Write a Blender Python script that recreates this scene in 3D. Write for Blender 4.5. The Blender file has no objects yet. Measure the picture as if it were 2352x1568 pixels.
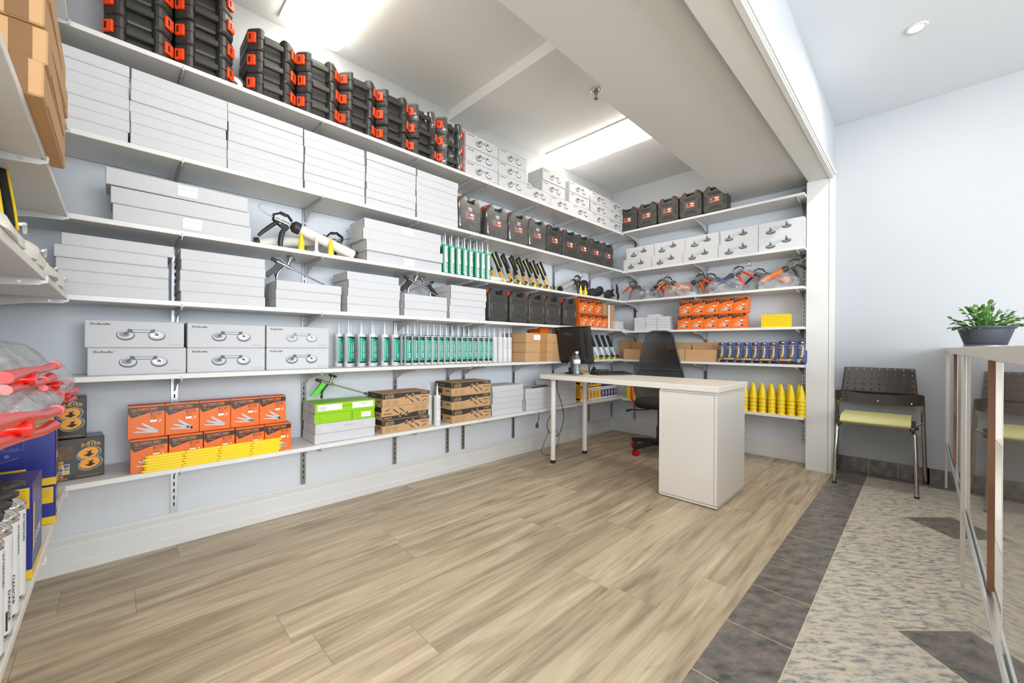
import bpy, bmesh, math, random
from mathutils import Vector, Matrix, Euler
PI = math.pi
random.seed(7)
SC = bpy.context.scene
COL = SC.collection

# ---------------------------------------------------------------- camera
YAW = math.radians(45.516); ROLL = math.radians(0.338)
fw = Vector((-math.sin(YAW), math.cos(YAW), 0)); r0 = Vector((math.cos(YAW), math.sin(YAW), 0)); u0 = Vector((0, 0, 1))
rt = r0 * math.cos(ROLL) + u0 * math.sin(ROLL); upv = -r0 * math.sin(ROLL) + u0 * math.cos(ROLL)
cd = bpy.data.cameras.new('camera'); cam = bpy.data.objects.new('camera', cd); COL.objects.link(cam)
cd.sensor_fit = 'HORIZONTAL'; cd.sensor_width = 36; cd.lens = 36 * 926 / 2352
cd.shift_y = (794.65 - 784) / 2352; cd.clip_start = 0.02
mw = Matrix((rt, upv, -fw)).transposed().to_4x4(); mw.translation = Vector((2.4952, -4.0807, 0.95))
cam.matrix_world = mw
SC.camera = cam

# ---------------------------------------------------------------- view, world, lamps
SC.view_settings.view_transform = 'Standard'; SC.view_settings.look = 'None'
SC.view_settings.gamma = 1; SC.view_settings.use_curve_mapping = False
SC.view_settings.exposure = 0.64
W = bpy.data.worlds.new('daylight'); SC.world = W; W.use_nodes = True
bg = W.node_tree.nodes['Background']; bg.inputs[0].default_value = (0.86, 0.93, 1.0, 1); bg.inputs[1].default_value = 0.6
SC.cycles.max_bounces = 10; SC.cycles.diffuse_bounces = 6; SC.cycles.transparent_max_bounces = 16
SC.cycles.sample_clamp_indirect = 6; SC.cycles.caustics_reflective = False; SC.cycles.caustics_refractive = False

def area(name, loc, rot, sx, sy, power, col):
    l = bpy.data.lights.new(name, 'AREA'); l.shape = 'RECTANGLE'; l.size = sx; l.size_y = sy; l.energy = power; l.color = col
    o = bpy.data.objects.new(name, l); COL.objects.link(o); o.location = loc; o.rotation_euler = rot
    return o
# daylight through the shop front behind the camera and the front windows to the right
area('shopfront_daylight', (3.6, -7.6, 1.4), (math.radians(90), 0, math.radians(30)), 4.6, 2.4, 75, (0.95, 0.975, 1.0))
area('side_window_daylight', (6.40, -4.5, 1.62), (math.radians(88), 0, math.radians(86)), 4.6, 1.7, 235, (0.92, 0.96, 1.0))
# unseen fill lamps added under the ceiling behind and beside the camera
for i, (lx, ly) in enumerate([(4.4, -3.6), (4.2, -5.6), (2.9, -5.6)]):
    area('ceiling_fill_light', (lx, ly, 2.68), (0, 0, 0), 0.6, 0.6, 10, (0.96, 0.97, 1.0))
for ly in (-0.955, -2.6, -4.6):  # first serves the recessed downlight; the rest are unseen fill lamps, added
    area('downlight_and_fill', (2.466, ly, 2.70), (0, 0, 0), 0.05, 0.05, 7, (1.0, 0.95, 0.88))

# ---------------------------------------------------------------- materials
def lin(c):
    return tuple(((v / 255.0) / 12.92 if v / 255.0 <= 0.04045 else ((v / 255.0 + 0.055) / 1.055) ** 2.4) for v in c)
MC = {}
def mat(name, rgb, rough=0.6, metal=0.0, var=0.05, scale=20, bump=0.0, emit=0, spec=0.5, stretch=None, rnd=0.0, coat=0.0):
    if name in MC: return MC[name]
    m = bpy.data.materials.new(name); m.use_nodes = True
    nt = m.node_tree; N = nt.nodes; L = nt.links; b = N['Principled BSDF']
    c = lin(rgb)
    b.inputs['Roughness'].default_value = rough; b.inputs['Metallic'].default_value = metal
    b.inputs['Specular IOR Level'].default_value = spec; b.inputs['Coat Weight'].default_value = coat
    tc = N.new('ShaderNodeTexCoord'); mp = N.new('ShaderNodeMapping'); L.new(tc.outputs['Object'], mp.inputs[0])
    if stretch: mp.inputs['Scale'].default_value = stretch
    no = N.new('ShaderNodeTexNoise'); no.inputs['Scale'].default_value = scale; no.inputs['Detail'].default_value = 4
    L.new(mp.outputs[0], no.inputs['Vector'])
    mx = N.new('ShaderNodeMix'); mx.data_type = 'RGBA'; L.new(no.outputs['Fac'], mx.inputs['Factor'])
    mx.inputs['A'].default_value = tuple(min(1, v * (1 - var)) for v in c) + (1,)
    mx.inputs['B'].default_value = tuple(min(1, v * (1 + var)) for v in c) + (1,)
    out = mx.outputs['Result']
    if rnd:
        oi = N.new('ShaderNodeObjectInfo'); mr = N.new('ShaderNodeMapRange'); L.new(oi.outputs['Random'], mr.inputs[0])
        mr.inputs[3].default_value = 1 - rnd; mr.inputs[4].default_value = 1 + rnd
        hs = N.new('ShaderNodeHueSaturation'); L.new(mr.outputs[0], hs.inputs['Value']); L.new(out, hs.inputs['Color']); out = hs.outputs[0]
    L.new(out, b.inputs['Base Color'])
    if bump:
        bp = N.new('ShaderNodeBump'); bp.inputs['Strength'].default_value = bump; bp.inputs['Distance'].default_value = 0.002
        L.new(no.outputs['Fac'], bp.inputs['Height']); L.new(bp.outputs[0], b.inputs['Normal'])
    if emit:
        b.inputs['Emission Color'].default_value = c + (1,); b.inputs['Emission Strength'].default_value = emit
    MC[name] = m
    return m
def clear(name, rgb=(255, 255, 255), fac=0.12, rough=0.12, white=0.0, bump=0.0, bscale=30):
    if name in MC: return MC[name]
    m = bpy.data.materials.new(name); m.use_nodes = True
    nt = m.node_tree; N = nt.nodes; L = nt.links; N.remove(N['Principled BSDF'])
    t = N.new('ShaderNodeBsdfTransparent'); t.inputs[0].default_value = lin(rgb) + (1,)
    g = N.new('ShaderNodeBsdfGlossy'); g.inputs['Roughness'].default_value = rough
    d = N.new('ShaderNodeBsdfDiffuse'); d.inputs[0].default_value = (0.85, 0.86, 0.87, 1)
    tc = N.new('ShaderNodeTexCoord'); no = N.new('ShaderNodeTexNoise'); no.inputs['Scale'].default_value = bscale; no.inputs['Detail'].default_value = 6
    L.new(tc.outputs['Object'], no.inputs['Vector'])
    if bump:
        bp = N.new('ShaderNodeBump'); bp.inputs['Strength'].default_value = bump; bp.inputs['Distance'].default_value = 0.01
        L.new(no.outputs['Fac'], bp.inputs['Height']); L.new(bp.outputs[0], g.inputs['Normal']); L.new(bp.outputs[0], d.inputs['Normal'])
    m1 = N.new('ShaderNodeMixShader'); m2 = N.new('ShaderNodeMixShader')
    fr = N.new('ShaderNodeLayerWeight'); fr.inputs['Blend'].default_value = 0.35
    ad = N.new('ShaderNodeMath'); ad.operation = 'MULTIPLY_ADD'; ad.inputs[1].default_value = 0.5; ad.inputs[2].default_value = fac
    L.new(fr.outputs['Facing'], ad.inputs[0]); L.new(ad.outputs[0], m1.inputs[0]); L.new(t.outputs[0], m1.inputs[1]); L.new(g.outputs[0], m1.inputs[2])
    m2.inputs[0].default_value = white
    if white:
        mr = N.new('ShaderNodeMapRange'); mr.inputs[1].default_value = 0.35; mr.inputs[2].default_value = 0.65
        mr.inputs[3].default_value = white * 0.3; mr.inputs[4].default_value = min(1, white * 1.7)
        L.new(no.outputs['Fac'], mr.inputs[0]); L.new(mr.outputs[0], m2.inputs[0])
    L.new(m1.outputs[0], m2.inputs[1]); L.new(d.outputs[0], m2.inputs[2])
    L.new(m2.outputs[0], N['Material Output'].inputs[0])
    MC[name] = m
    return m

WALLR = mat('wall_paint_dimmed', (176, 180, 185), 0.75, var=0.015, scale=3, bump=0.03)  # copy of the wall paint, darkened in colour to offset strong light
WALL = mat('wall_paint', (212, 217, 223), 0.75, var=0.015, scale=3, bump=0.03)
WHITEP = mat('white_paint', (210, 210, 208), 0.55, var=0.02, scale=4)
CEILR = mat('ceiling_paint_daylight_tint', (202, 208, 216), 0.85, var=0.015, scale=3)  # bluish daylight and dimming of the right zone put into the ceiling colour
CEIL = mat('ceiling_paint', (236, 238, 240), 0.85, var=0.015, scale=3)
SHELFM = mat('white_melamine', (214, 214, 212), 0.4, var=0.015, scale=10)
STEEL = mat('zinc_steel', (176, 178, 180), 0.32, 1.0, var=0.12, scale=60)
CHROME = mat('chrome', (215, 215, 215), 0.14, 1.0, var=0.05, scale=30)
DARK = mat('dark_slot', (30, 32, 36), 0.8)
BLACK = mat('black_plastic', (40, 40, 42), 0.42, var=0.1, scale=60)
CASEM = mat('case_plastic', (58, 57, 55), 0.45, var=0.12, scale=90, bump=0.15)
BLACKR = mat('black_rubber', (26, 26, 27), 0.7)
ORANGE = mat('orange_latch', (240, 72, 24), 0.38)
CARD = mat('white_card', (196, 197, 200), 0.7, var=0.03, scale=12)
CARDIN = mat('grey_card_end', (205, 202, 200), 0.75, var=0.04, scale=20)
KRAFT = mat('kraft_card', (186, 147, 104), 0.8, var=0.07, scale=14, stretch=(1, 1, 6))
KRAFTD = mat('kraft_edge', (126, 92, 60), 0.85)
SEAM = mat('seam_shadow', (120, 118, 120), 0.9)
PAPER = mat('white_label', (240, 240, 240), 0.7)
INK = mat('black_ink', (28, 28, 30), 0.6)
INKG = mat('grey_ink', (140, 141, 145), 0.6)
INKL = mat('light_grey_ink', (196, 198, 202), 0.5)
INKM = mat('mid_grey_ink', (86, 87, 90), 0.5)
FADE = mat('faded_ink', (178, 182, 188), 0.6)
FADED = mat('faded_dark_ink', (142, 148, 154), 0.6)
OBOX = mat('orange_box_print', (226, 106, 22), 0.42)
OTXT = mat('orange_text', (240, 128, 40), 0.5)
YEL = mat('yellow_plastic', (240, 205, 20), 0.42, var=0.04)
YELP = mat('yellow_print', (238, 176, 30), 0.5)
TEAL = mat('teal_label', (16, 150, 128), 0.35)
GREENT = mat('green_tube', (30, 140, 104), 0.38)
TUBEW = mat('tube_white', (212, 214, 214), 0.35)
TUBEG = mat('tube_grey', (196, 196, 193), 0.4)
NOZ = mat('nozzle_translucent', (224, 231, 235), 0.3)
GREEN = mat('lime_green', (142, 196, 18), 0.45)
BLUEB = mat('blue_box', (22, 34, 122), 0.35)
RED = mat('red_plastic', (206, 26, 16), 0.3)
REDO = mat('red_orange_grip', (224, 62, 36), 0.35)
BLUEG = mat('blue_gun_paint', (50, 72, 130), 0.35, 0.2)
ORG = mat('orange_gun_paint', (238, 116, 30), 0.35)
BAG = clear('clear_bag', fac=0.06, rough=0.14, white=0.10, bump=1.0, bscale=24)
WRAP = clear('shrink_wrap', fac=0.10, rough=0.08, white=0.03, bump=0.5, bscale=12)
BARREL = mat('frosted_barrel', (226, 222, 212), 0.35, var=0.03)

# ---------------------------------------------------------------- mesh helpers
_TX = {}
def textgeo(s):
    if s not in _TX:
        cu = bpy.data.curves.new('t', 'FONT'); cu.body = s; cu.size = 1; cu.resolution_u = 2; cu.fill_mode = 'FRONT'
        o = bpy.data.objects.new('t', cu)
        me = bpy.data.meshes.new_from_object(o)
        vs = [(v.co.x, v.co.y) for v in me.vertices]; fs = [tuple(p.vertices) for p in me.polygons]
        bpy.data.objects.remove(o); bpy.data.meshes.remove(me)
        if vs:
            x0 = min(v[0] for v in vs); x1 = max(v[0] for v in vs)
        else: x0, x1 = 0, 1
        _TX[s] = (vs, fs, x0, x1)
    return _TX[s]

class MB:
    def __init__(s):
        s.v = []; s.f = []; s.mi = []; s.sm = []; s.mats = []; s.T = Matrix.Identity(4)
    def m(s, mt):
        if mt not in s.mats: s.mats.append(mt)
        return s.mats.index(mt)
    def add(s, vs, fs, mt, smooth=False):
        b = len(s.v); k = s.m(mt); T = s.T
        s.v += [tuple(T @ Vector(v)) for v in vs]
        for f in fs:
            s.f.append(tuple(i + b for i in f)); s.mi.append(k); s.sm.append(smooth)
        return s
    def box(s, x0, y0, z0, x1, y1, z1, mt):
        vs = [(x, y, z) for x in (x0, x1) for y in (y0, y1) for z in (z0, z1)]
        return s.add(vs, [(0, 1, 3, 2), (4, 6, 7, 5), (0, 4, 5, 1), (2, 3, 7, 6), (0, 2, 6, 4), (1, 5, 7, 3)], mt)
    def bbox(s, x0, y0, z0, x1, y1, z1, mt, c=0.003):
        # box with chamfered vertical/horizontal edges
        cx, cy, cz = (x0 + x1) / 2, (y0 + y1) / 2, (z0 + z1) / 2
        hx, hy, hz = (x1 - x0) / 2, (y1 - y0) / 2, (z1 - z0) / 2
        c = min(c, hx * .45, hy * .45, hz * .45)
        def ring(z, ax, ay, k):
            return [(cx + sx * (ax - (k if q else 0)), cy + sy * (ay - (0 if q else k)), z)
                    for sx, sy, q in ((-1, -1, 0), (-1, -1, 1), (1, -1, 1), (1, -1, 0), (1, 1, 0), (1, 1, 1), (-1, 1, 1), (-1, 1, 0))]
        rings = [ring(z0, hx - c, hy - c, c * .5), ring(z0 + c, hx, hy, c), ring(z1 - c, hx, hy, c), ring(z1, hx - c, hy - c, c * .5)]
        return s.loft(rings, mt)
    def loft(s, rings, mt, caps=True, smooth=False, closed=False):
        n = len(rings[0]); vs = [p for r in rings for p in r]; fs = []
        R = len(rings)
        for i in range(R if closed else R - 1):
            a = i * n; b = ((i + 1) % R) * n
            for j in range(n):
                k = (j + 1) % n; fs.append((a + j, a + k, b + k, b + j))
        s.add(vs, fs, mt, smooth)
        if caps and not closed:
            s.add(rings[0], [tuple(range(n))], mt); s.add(rings[-1], [tuple(range(n))], mt)
        return s
    def prism(s, pts, ax, a0, a1, mt):
        if ax == 'y': g = lambda p, a: (p[0], a, p[1])
        elif ax == 'z': g = lambda p, a: (p[0], p[1], a)
        else: g = lambda p, a: (a, p[0], p[1])
        n = len(pts)
        vs = [g(p, a0) for p in pts] + [g(p, a1) for p in pts]
        fs = [tuple(range(n)), tuple(range(n, 2 * n))] + [(i, (i + 1) % n, n + (i + 1) % n, n + i) for i in range(n)]
        return s.add(vs, fs, mt)
    def cyl(s, p0, p1, r0, r1, n, mt, caps=True, mcap=None):
        p0 = Vector(p0); p1 = Vector(p1); d = (p1 - p0).normalized()
        a = d.orthogonal().normalized(); b = d.cross(a)
        A = [p0 + (a * math.cos(t) + b * math.sin(t)) * r0 for t in [2 * PI * i / n for i in range(n)]]
        B = [p1 + (a * math.cos(t) + b * math.sin(t)) * r1 for t in [2 * PI * i / n for i in range(n)]]
        s.loft([A, B], mt, caps=False, smooth=True)
        if caps:
            if r0 > 1e-5: s.add(A, [tuple(range(n))], mcap or mt)
            if r1 > 1e-5: s.add(B, [tuple(range(n))], mcap or mt)
        return s
    def lathe(s, prof, n, mt, c=(0, 0, 0), sy=1.0, smooth=True, caps=True):
        rings = [[(c[0] + r * math.cos(2 * PI * i / n), c[1] + sy * r * math.sin(2 * PI * i / n), c[2] + z) for i in range(n)] for r, z in prof]
        s.loft(rings, mt, caps=False, smooth=smooth)
        if caps:
            for R_, p in ((rings[0], prof[0]), (rings[-1], prof[-1])):
                if p[0] > 1e-5: s.add(R_, [tuple(range(n))], mt)
        return s
    def tube(s, path, r, n, mt, closed=False, smooth=True, flat=1.0):
        P = [Vector(p) for p in path]; m = len(P); rings = []; up = None
        for i in range(m):
            if closed: t = (P[(i + 1) % m] - P[i - 1])
            else: t = P[min(i + 1, m - 1)] - P[max(i - 1, 0)]
            t = t.normalized() if t.length > 0 else Vector((0, 0, 1))
            if up is None: up = t.orthogonal().normalized()
            up = (up - t * up.dot(t))
            up = up.normalized() if up.length > 1e-6 else t.orthogonal().normalized()
            bb = t.cross(up); rr = r[i] if isinstance(r, (list, tuple)) else r
            o = PI / n
            rings.append([P[i] + up * math.cos(2 * PI * j / n + o) * rr + bb * math.sin(2 * PI * j / n + o) * rr * flat for j in range(n)])
        return s.loft(rings, mt, caps=not closed, smooth=smooth, closed=closed)
    # ---- flat print on a front face (x right, z up, y=-eps)
    E = 0.0004
    def pol(s, pts, mt, l=0, smooth=False):
        y = -s.E * (l + 1)
        return s.add([(p[0], y, p[1]) for p in pts], [tuple(range(len(pts)))], mt)
    def rect(s, x0, z0, x1, z1, mt, l=0): return s.pol([(x0, z0), (x1, z0), (x1, z1), (x0, z1)], mt, l)
    def disc(s, cx, cz, rx, rz, mt, l=0, n=20, rot=0):
        c, q = math.cos(rot), math.sin(rot)
        return s.pol([(cx + rx * math.cos(a) * c - rz * math.sin(a) * q, cz + rx * math.cos(a) * q + rz * math.sin(a) * c) for a in [2 * PI * i / n for i in range(n)]], mt, l)
    def line(s, p, q, t, mt, l=0):
        d = Vector((q[0] - p[0], q[1] - p[1])).normalized() * (t / 2); nx, nz = -d.y, d.x
        return s.pol([(p[0] + nx, p[1] + nz), (p[0] - nx, p[1] - nz), (q[0] - nx, q[1] - nz), (q[0] + nx, q[1] + nz)], mt, l)
    def text(s, tx, x, z, h, mt, l=0, w=None, rot=0, shear=0.0, flipx=False, bold=0.0, cyl=None):
        vs, fs, a, b = textgeo(tx)
        if not vs: return s
        k = h / 0.73; kx = (w / (b - a)) if w else k
        c, q = math.cos(rot), math.sin(rot); y = -s.E * (l + 1)
        for ox in ((0,) if not bold else (-bold, bold)):
            out = []
            for vx, vz in vs:
                X = (vx - a) * kx + vz * k * shear + ox; Z = vz * k
                X, Z = X * c - Z * q, X * q + Z * c
                if cyl:
                    r, ang = cyl; th = ang + (x + X) / r
                    out.append((r * math.sin(th), -r * math.cos(th), z + Z))
                else: out.append((x + X, y, z + Z))
            s.add(out, fs, mt); y -= 0.00005
        return s
    def mesh(s, name):
        me = bpy.data.meshes.new(name); me.from_pydata(s.v, [], s.f)
        for mt in s.mats: me.materials.append(mt)
        me.polygons.foreach_set('material_index', s.mi); me.polygons.foreach_set('use_smooth', s.sm)
        me.validate(); bm = bmesh.new(); bm.from_mesh(me); bmesh.ops.recalc_face_normals(bm, faces=bm.faces); bm.to_mesh(me); bm.free()
        me.update(); return me
    def build(s, name, parent=None, loc=(0, 0, 0), rz=0.0):
        o = bpy.data.objects.new(name, s.mesh(name)); COL.objects.link(o); o.location = loc; o.rotation_euler = (0, 0, rz)
        if parent: o.parent = parent
        return o
def sib(o, name=None):
    c = o.copy(); COL.objects.link(c); return c
def empty(name, loc=(0, 0, 0), rz=0.0):
    o = bpy.data.objects.new(name, None); COL.objects.link(o); o.location = loc; o.rotation_euler = (0, 0, rz); o.empty_display_size = 0.05
    return o
def tag(o, label=None, cat=None, group=None, kind=None):
    if label: o['label'] = label
    if cat: o['category'] = cat
    if group: o['group'] = group
    if kind: o['kind'] = kind
    return o
def copy_tree(o, parent=None, skip=()):
    c = o.copy(); COL.objects.link(c); c.parent = parent
    for k in list(o.children):
        if k.name.split('.')[0] in skip: continue
        copy_tree(k, c, skip)
    return c
class Kind:
    """first put() uses the prototype itself, later ones copy it with its parts"""
    def __init__(s, proto, cat): s.p = proto; s.used = False; s.cat = cat
    def put(s, M_, label, group=None, skip=()):
        if not s.used and not skip: o = s.p; s.used = True
        else: o = copy_tree(s.p, None, skip)
        o.matrix_world = M_; tag(o, label, s.cat, group)
        if not group and 'group' in o: del o['group']
        return o
    def done(s):
        if not s.used:
            for k in list(s.p.children_recursive): bpy.data.objects.remove(k)
            bpy.data.objects.remove(s.p)
def MT(loc, rz=0.0, rx=0.0, ry=0.0): return Matrix.Translation(loc) @ Euler((rx, ry, rz), 'XYZ').to_matrix().to_4x4()
def A(xf, y, z, tilt=0.0, dz=0.0): return MT((xf, y, z), PI / 2 + dz)     # on the long left wall: front faces +X, local x runs +Y
def B(x, yf, z, dz=0.0): return MT((x, yf, z), dz)                          # on the back wall: front faces -Y
def Cc(x, yf, z, dz=0.0): return MT((x, yf, z), PI + dz)                    # on the near wall: front faces +Y, local x runs -X
ORD = ['first', 'second', 'third', 'fourth', 'fifth', 'sixth', 'seventh', 'eighth', 'ninth', 'tenth', 'eleventh', 'twelfth', 'thirteenth', 'fourteenth', 'fifteenth', 'sixteenth', 'seventeenth', 'eighteenth', 'nineteenth', 'twentieth']
LV = {3: ['bottom', 'middle', 'top'], 2: ['bottom', 'top'], 4: ['bottom', 'second lowest', 'second highest', 'top'],
      5: ['bottom', 'second lowest', 'middle', 'second highest', 'top'], 7: ['bottom', 'second lowest', 'third lowest', 'middle', 'third highest', 'second highest', 'top']}
def struct(o): o['kind'] = 'structure'; return o
SA = [2.140, 1.747, 1.432, 1.132, 0.824, 0.426]     # shelf tops, long wall
SB = [2.152, 1.737, 1.430, 1.115, 0.818, 0.412]     # shelf tops, back wall
# ---------------------------------------------------------------- room shell
CH = 2.71
struct(MB().box(-0.15, -4.65, 0, 0, 0.15, CH + .05, WALL).build('wall_left'))
struct(MB().box(0.0, 0.0, 0, 1.93, 0.15, CH + .05, WALL).build('wall_back'))
struct(MB().box(1.93, 0.0, 0, 6.6, 0.15, CH + .05, WALLR).build('wall_back_right'))  # same wall as wall_back, in the darkened copy of its paint
struct(MB().box(0.0, -4.65, 0, 1.9, -4.5, CH + .05, WALL).build('wall_near'))
struct(MB().box(6.5, -8.0, 0, 6.6, 0.0, 0.5, WALL).box(6.5, -1.2, 0.5, 6.6, 0.0, 2.6, WALL).box(6.5, -8.0, 2.6, 6.6, 0.0, CH + .05, WALL).build('wall_right'))
struct(MB().box(1.9, -8.0, 0, 2.0, -4.5, CH, WALL).build('wall_front'))
struct(MB().box(-0.15, -4.65, CH, 1.93, 0.15, CH + 0.12, CEIL).build('ceiling'))
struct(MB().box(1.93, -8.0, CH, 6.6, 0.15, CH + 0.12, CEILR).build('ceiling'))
# small beam across the shop ceiling
struct(MB().box(0.0, -2.312, 2.636, 1.34, -2.062, CH, CEIL).build('trim_1'))
# dropped soffit next to the opening
struct(MB().prism([(1.335, -4.5), (1.87, -4.5), (1.87, 0), (1.275, 0), (1.275, -2.2), (1.335, -2.317)], 'z', 2.292, CH, mat('soffit_paint', (204, 204, 203), .85, var=.015)).build('trim_2'))
# header over the opening, and the pillar at its end
hd = struct(MB().box(1.865, -4.5, 2.245, 2.0, 0, CH, WHITEP).build('trim_3'))
struct(MB().box(2.0, -4.5, 2.296, 2.004, 0, CH, WALLR).build('wall_right_header'))  # thin skin in the darkened paint, tones down the brightly lit header face
struct(MB().box(1.855, -0.222, 0, 1.995, 0, 2.245, WHITEP).build('wall_pillar'))
# door-like casing with ridges round the opening
b = MB()
for (a, c, d) in ((0.0, 0.012, 0.020), (0.012, 0.024, 0.026), (0.028, 0.036, 0.031), (0.038, 0.046, 0.031), (0.048, 0.056, 0.031)):
    b.box(1.995, -4.5, 2.236 + a, 1.998 + d, -0.222 + c, 2.236 + c, WHITEP)
    b.box(1.993, -0.222 + a, 0, 1.996 + d, -0.222 + c, 2.236 + c, WHITEP)
struct(b.build('trim_4'))
# opening trim on the inner soffit edge
# baseboards
def baseboard(name, M_, L):
    pr = [(0, 0), (-0.018, 0), (-0.018, 0.035), (-0.013, 0.042), (-0.012, 0.105), (-0.009, 0.112), (-0.009, 0.135), (-0.004, 0.15), (0, 0.15)]
    o = MB().prism(pr, 'x', 0, L, WHITEP).build(name); o.matrix_world = M_; struct(o)
baseboard('baseboard_left', MT((0.0, -4.5, 0), PI / 2), 4.5)
baseboard('baseboard_back', MT((0.0, 0.0, 0), 0), 1.856)
baseboard('baseboard_near', MT((1.9, -4.5, 0), PI), 1.9)
# glazed shop front behind the camera: mullions only, seen from outside the picture
b = MB()
for x in (2.0, 3.5, 5.0, 6.45): b.box(x, -8.0, 0, x + 0.06, -7.94, CH, STEEL)
b.box(2.0, -8.0, 0, 6.5, -7.94, 0.12, STEEL); b.box(2.0, -8.0, 2.6, 6.5, -7.94, CH, STEEL)
struct(b.build('window_1'))

# ---------------------------------------------------------------- floor
GROUT = mat('grout', (214, 198, 170), 0.9)
GROUTD = mat('sub_floor', (150, 132, 108), 0.9)
fl = MB().box(-0.15, -8.0, -0.10, 6.6, 0.15, -0.0005, GROUT).box(0, -6.0, -0.0005, 2.0, 0, -0.0003, mat('plank_gap', (132, 114, 92), 0.9)).build('floor'); struct(fl)
def woodmat():
    m = bpy.data.materials.new('oak_plank'); m.use_nodes = True; nt = m.node_tree; N = nt.nodes; L = nt.links; b = N['Principled BSDF']
    b.inputs['Roughness'].default_value = 0.42
    geo = N.new('ShaderNodeNewGeometry'); oi = N.new('ShaderNodeObjectInfo')
    ml = N.new('ShaderNodeVectorMath'); ml.operation = 'SCALE'; ml.inputs[0].default_value = (37, 91, 13); L.new(oi.outputs['Random'], ml.inputs['Scale'])
    ad = N.new('ShaderNodeVectorMath'); L.new(geo.outputs['Position'], ad.inputs[0]); L.new(ml.outputs[0], ad.inputs[1])
    def noise(sc, st, det=6, dist=0.0):
        mp = N.new('ShaderNodeMapping'); mp.inputs['Scale'].default_value = st; L.new(ad.outputs[0], mp.inputs[0])
        n = N.new('ShaderNodeTexNoise'); n.inputs['Scale'].default_value = sc; n.inputs['Detail'].default_value = det; n.inputs['Distortion'].default_value = dist
        L.new(mp.outputs[0], n.inputs['Vector']); return n
    n1 = noise(5, (3.4, 0.34, 1), 8, 0.9); n2 = noise(26, (4.0, 0.12, 1), 6, 0.3); n3 = noise(3, (4.5, 0.55, 1), 6, 2.0)
    cr = N.new('ShaderNodeValToRGB'); L.new(n1.outputs['Fac'], cr.inputs[0])
    e = cr.color_ramp.elements; e[0].position = 0.28; e[0].color = lin((152, 134, 112)) + (1,); e[1].position = 0.70; e[1].color = lin((208, 192, 166)) + (1,)
    e2 = cr.color_ramp.elements.new(0.5); e2.color = lin((186, 168, 142)) + (1,)
    mx = N.new('ShaderNodeMix'); mx.data_type = 'RGBA'; mx.blend_type = 'MULTIPLY'; mx.inputs['Factor'].default_value = 0.55
    c2 = N.new('ShaderNodeValToRGB'); L.new(n2.outputs['Fac'], c2.inputs[0]); c2.color_ramp.elements[0].position = 0.3; c2.color_ramp.elements[0].color = (0.62, 0.60, 0.57, 1); c2.color_ramp.elements[1].position = 0.6
    L.new(cr.outputs[0], mx.inputs['A']); L.new(c2.outputs[0], mx.inputs['B'])
    m3 = N.new('ShaderNodeMix'); m3.data_type = 'RGBA'; m3.blend_type = 'MULTIPLY'; m3.inputs['Factor'].default_value = 0.6
    c3 = N.new('ShaderNodeValToRGB'); L.new(n3.outputs['Fac'], c3.inputs[0]); c3.color_ramp.elements[0].position = 0.24; c3.color_ramp.elements[0].color = (0.42, 0.37, 0.32, 1); c3.color_ramp.elements[1].position = 0.38
    L.new(mx.outputs['Result'], m3.inputs['A']); L.new(c3.outputs[0], m3.inputs['B'])
    mr = N.new('ShaderNodeMapRange'); L.new(oi.outputs['Random'], mr.inputs[0]); mr.inputs[3].default_value = 0.90; mr.inputs[4].default_value = 1.08
    hs = N.new('ShaderNodeHueSaturation'); L.new(mr.outputs[0], hs.inputs['Value']); L.new(m3.outputs['Result'], hs.inputs['Color'])
    L.new(hs.outputs[0], b.inputs['Base Color'])
    bp = N.new('ShaderNodeBump'); bp.inputs['Strength'].default_value = 0.12; bp.inputs['Distance'].default_value = 0.001; L.new(n2.outputs['Fac'], bp.inputs['Height']); L.new(bp.outputs[0], b.inputs['Normal'])
    return m
WOOD = woodmat()
rg = random.Random(3)
x = 0.0; i = 0
while x < 1.96:
    w = min(0.182, 1.972 - x); y = 0.0 - rg.uniform(0, 1.15) + 0.0; y1 = 0.0
    while y1 > -6.0:
        y0 = max(y if y < -0.15 else y - 1.2, -6.0)
        if y1 - y0 > 0.05:
            MB().box(x + 0.0006, y0 + 0.0007, -0.004, x + w - 0.0006, y1 - 0.0007, 0.0, WOOD).build('plank', fl)
        y1 = y0; y = y0 - 1.2
    x += w; i += 1
MB().box(1.972, -6.0, -0.004, 2.018, -0.224, 0.001, WOOD).build('edge_strip', fl)

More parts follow.
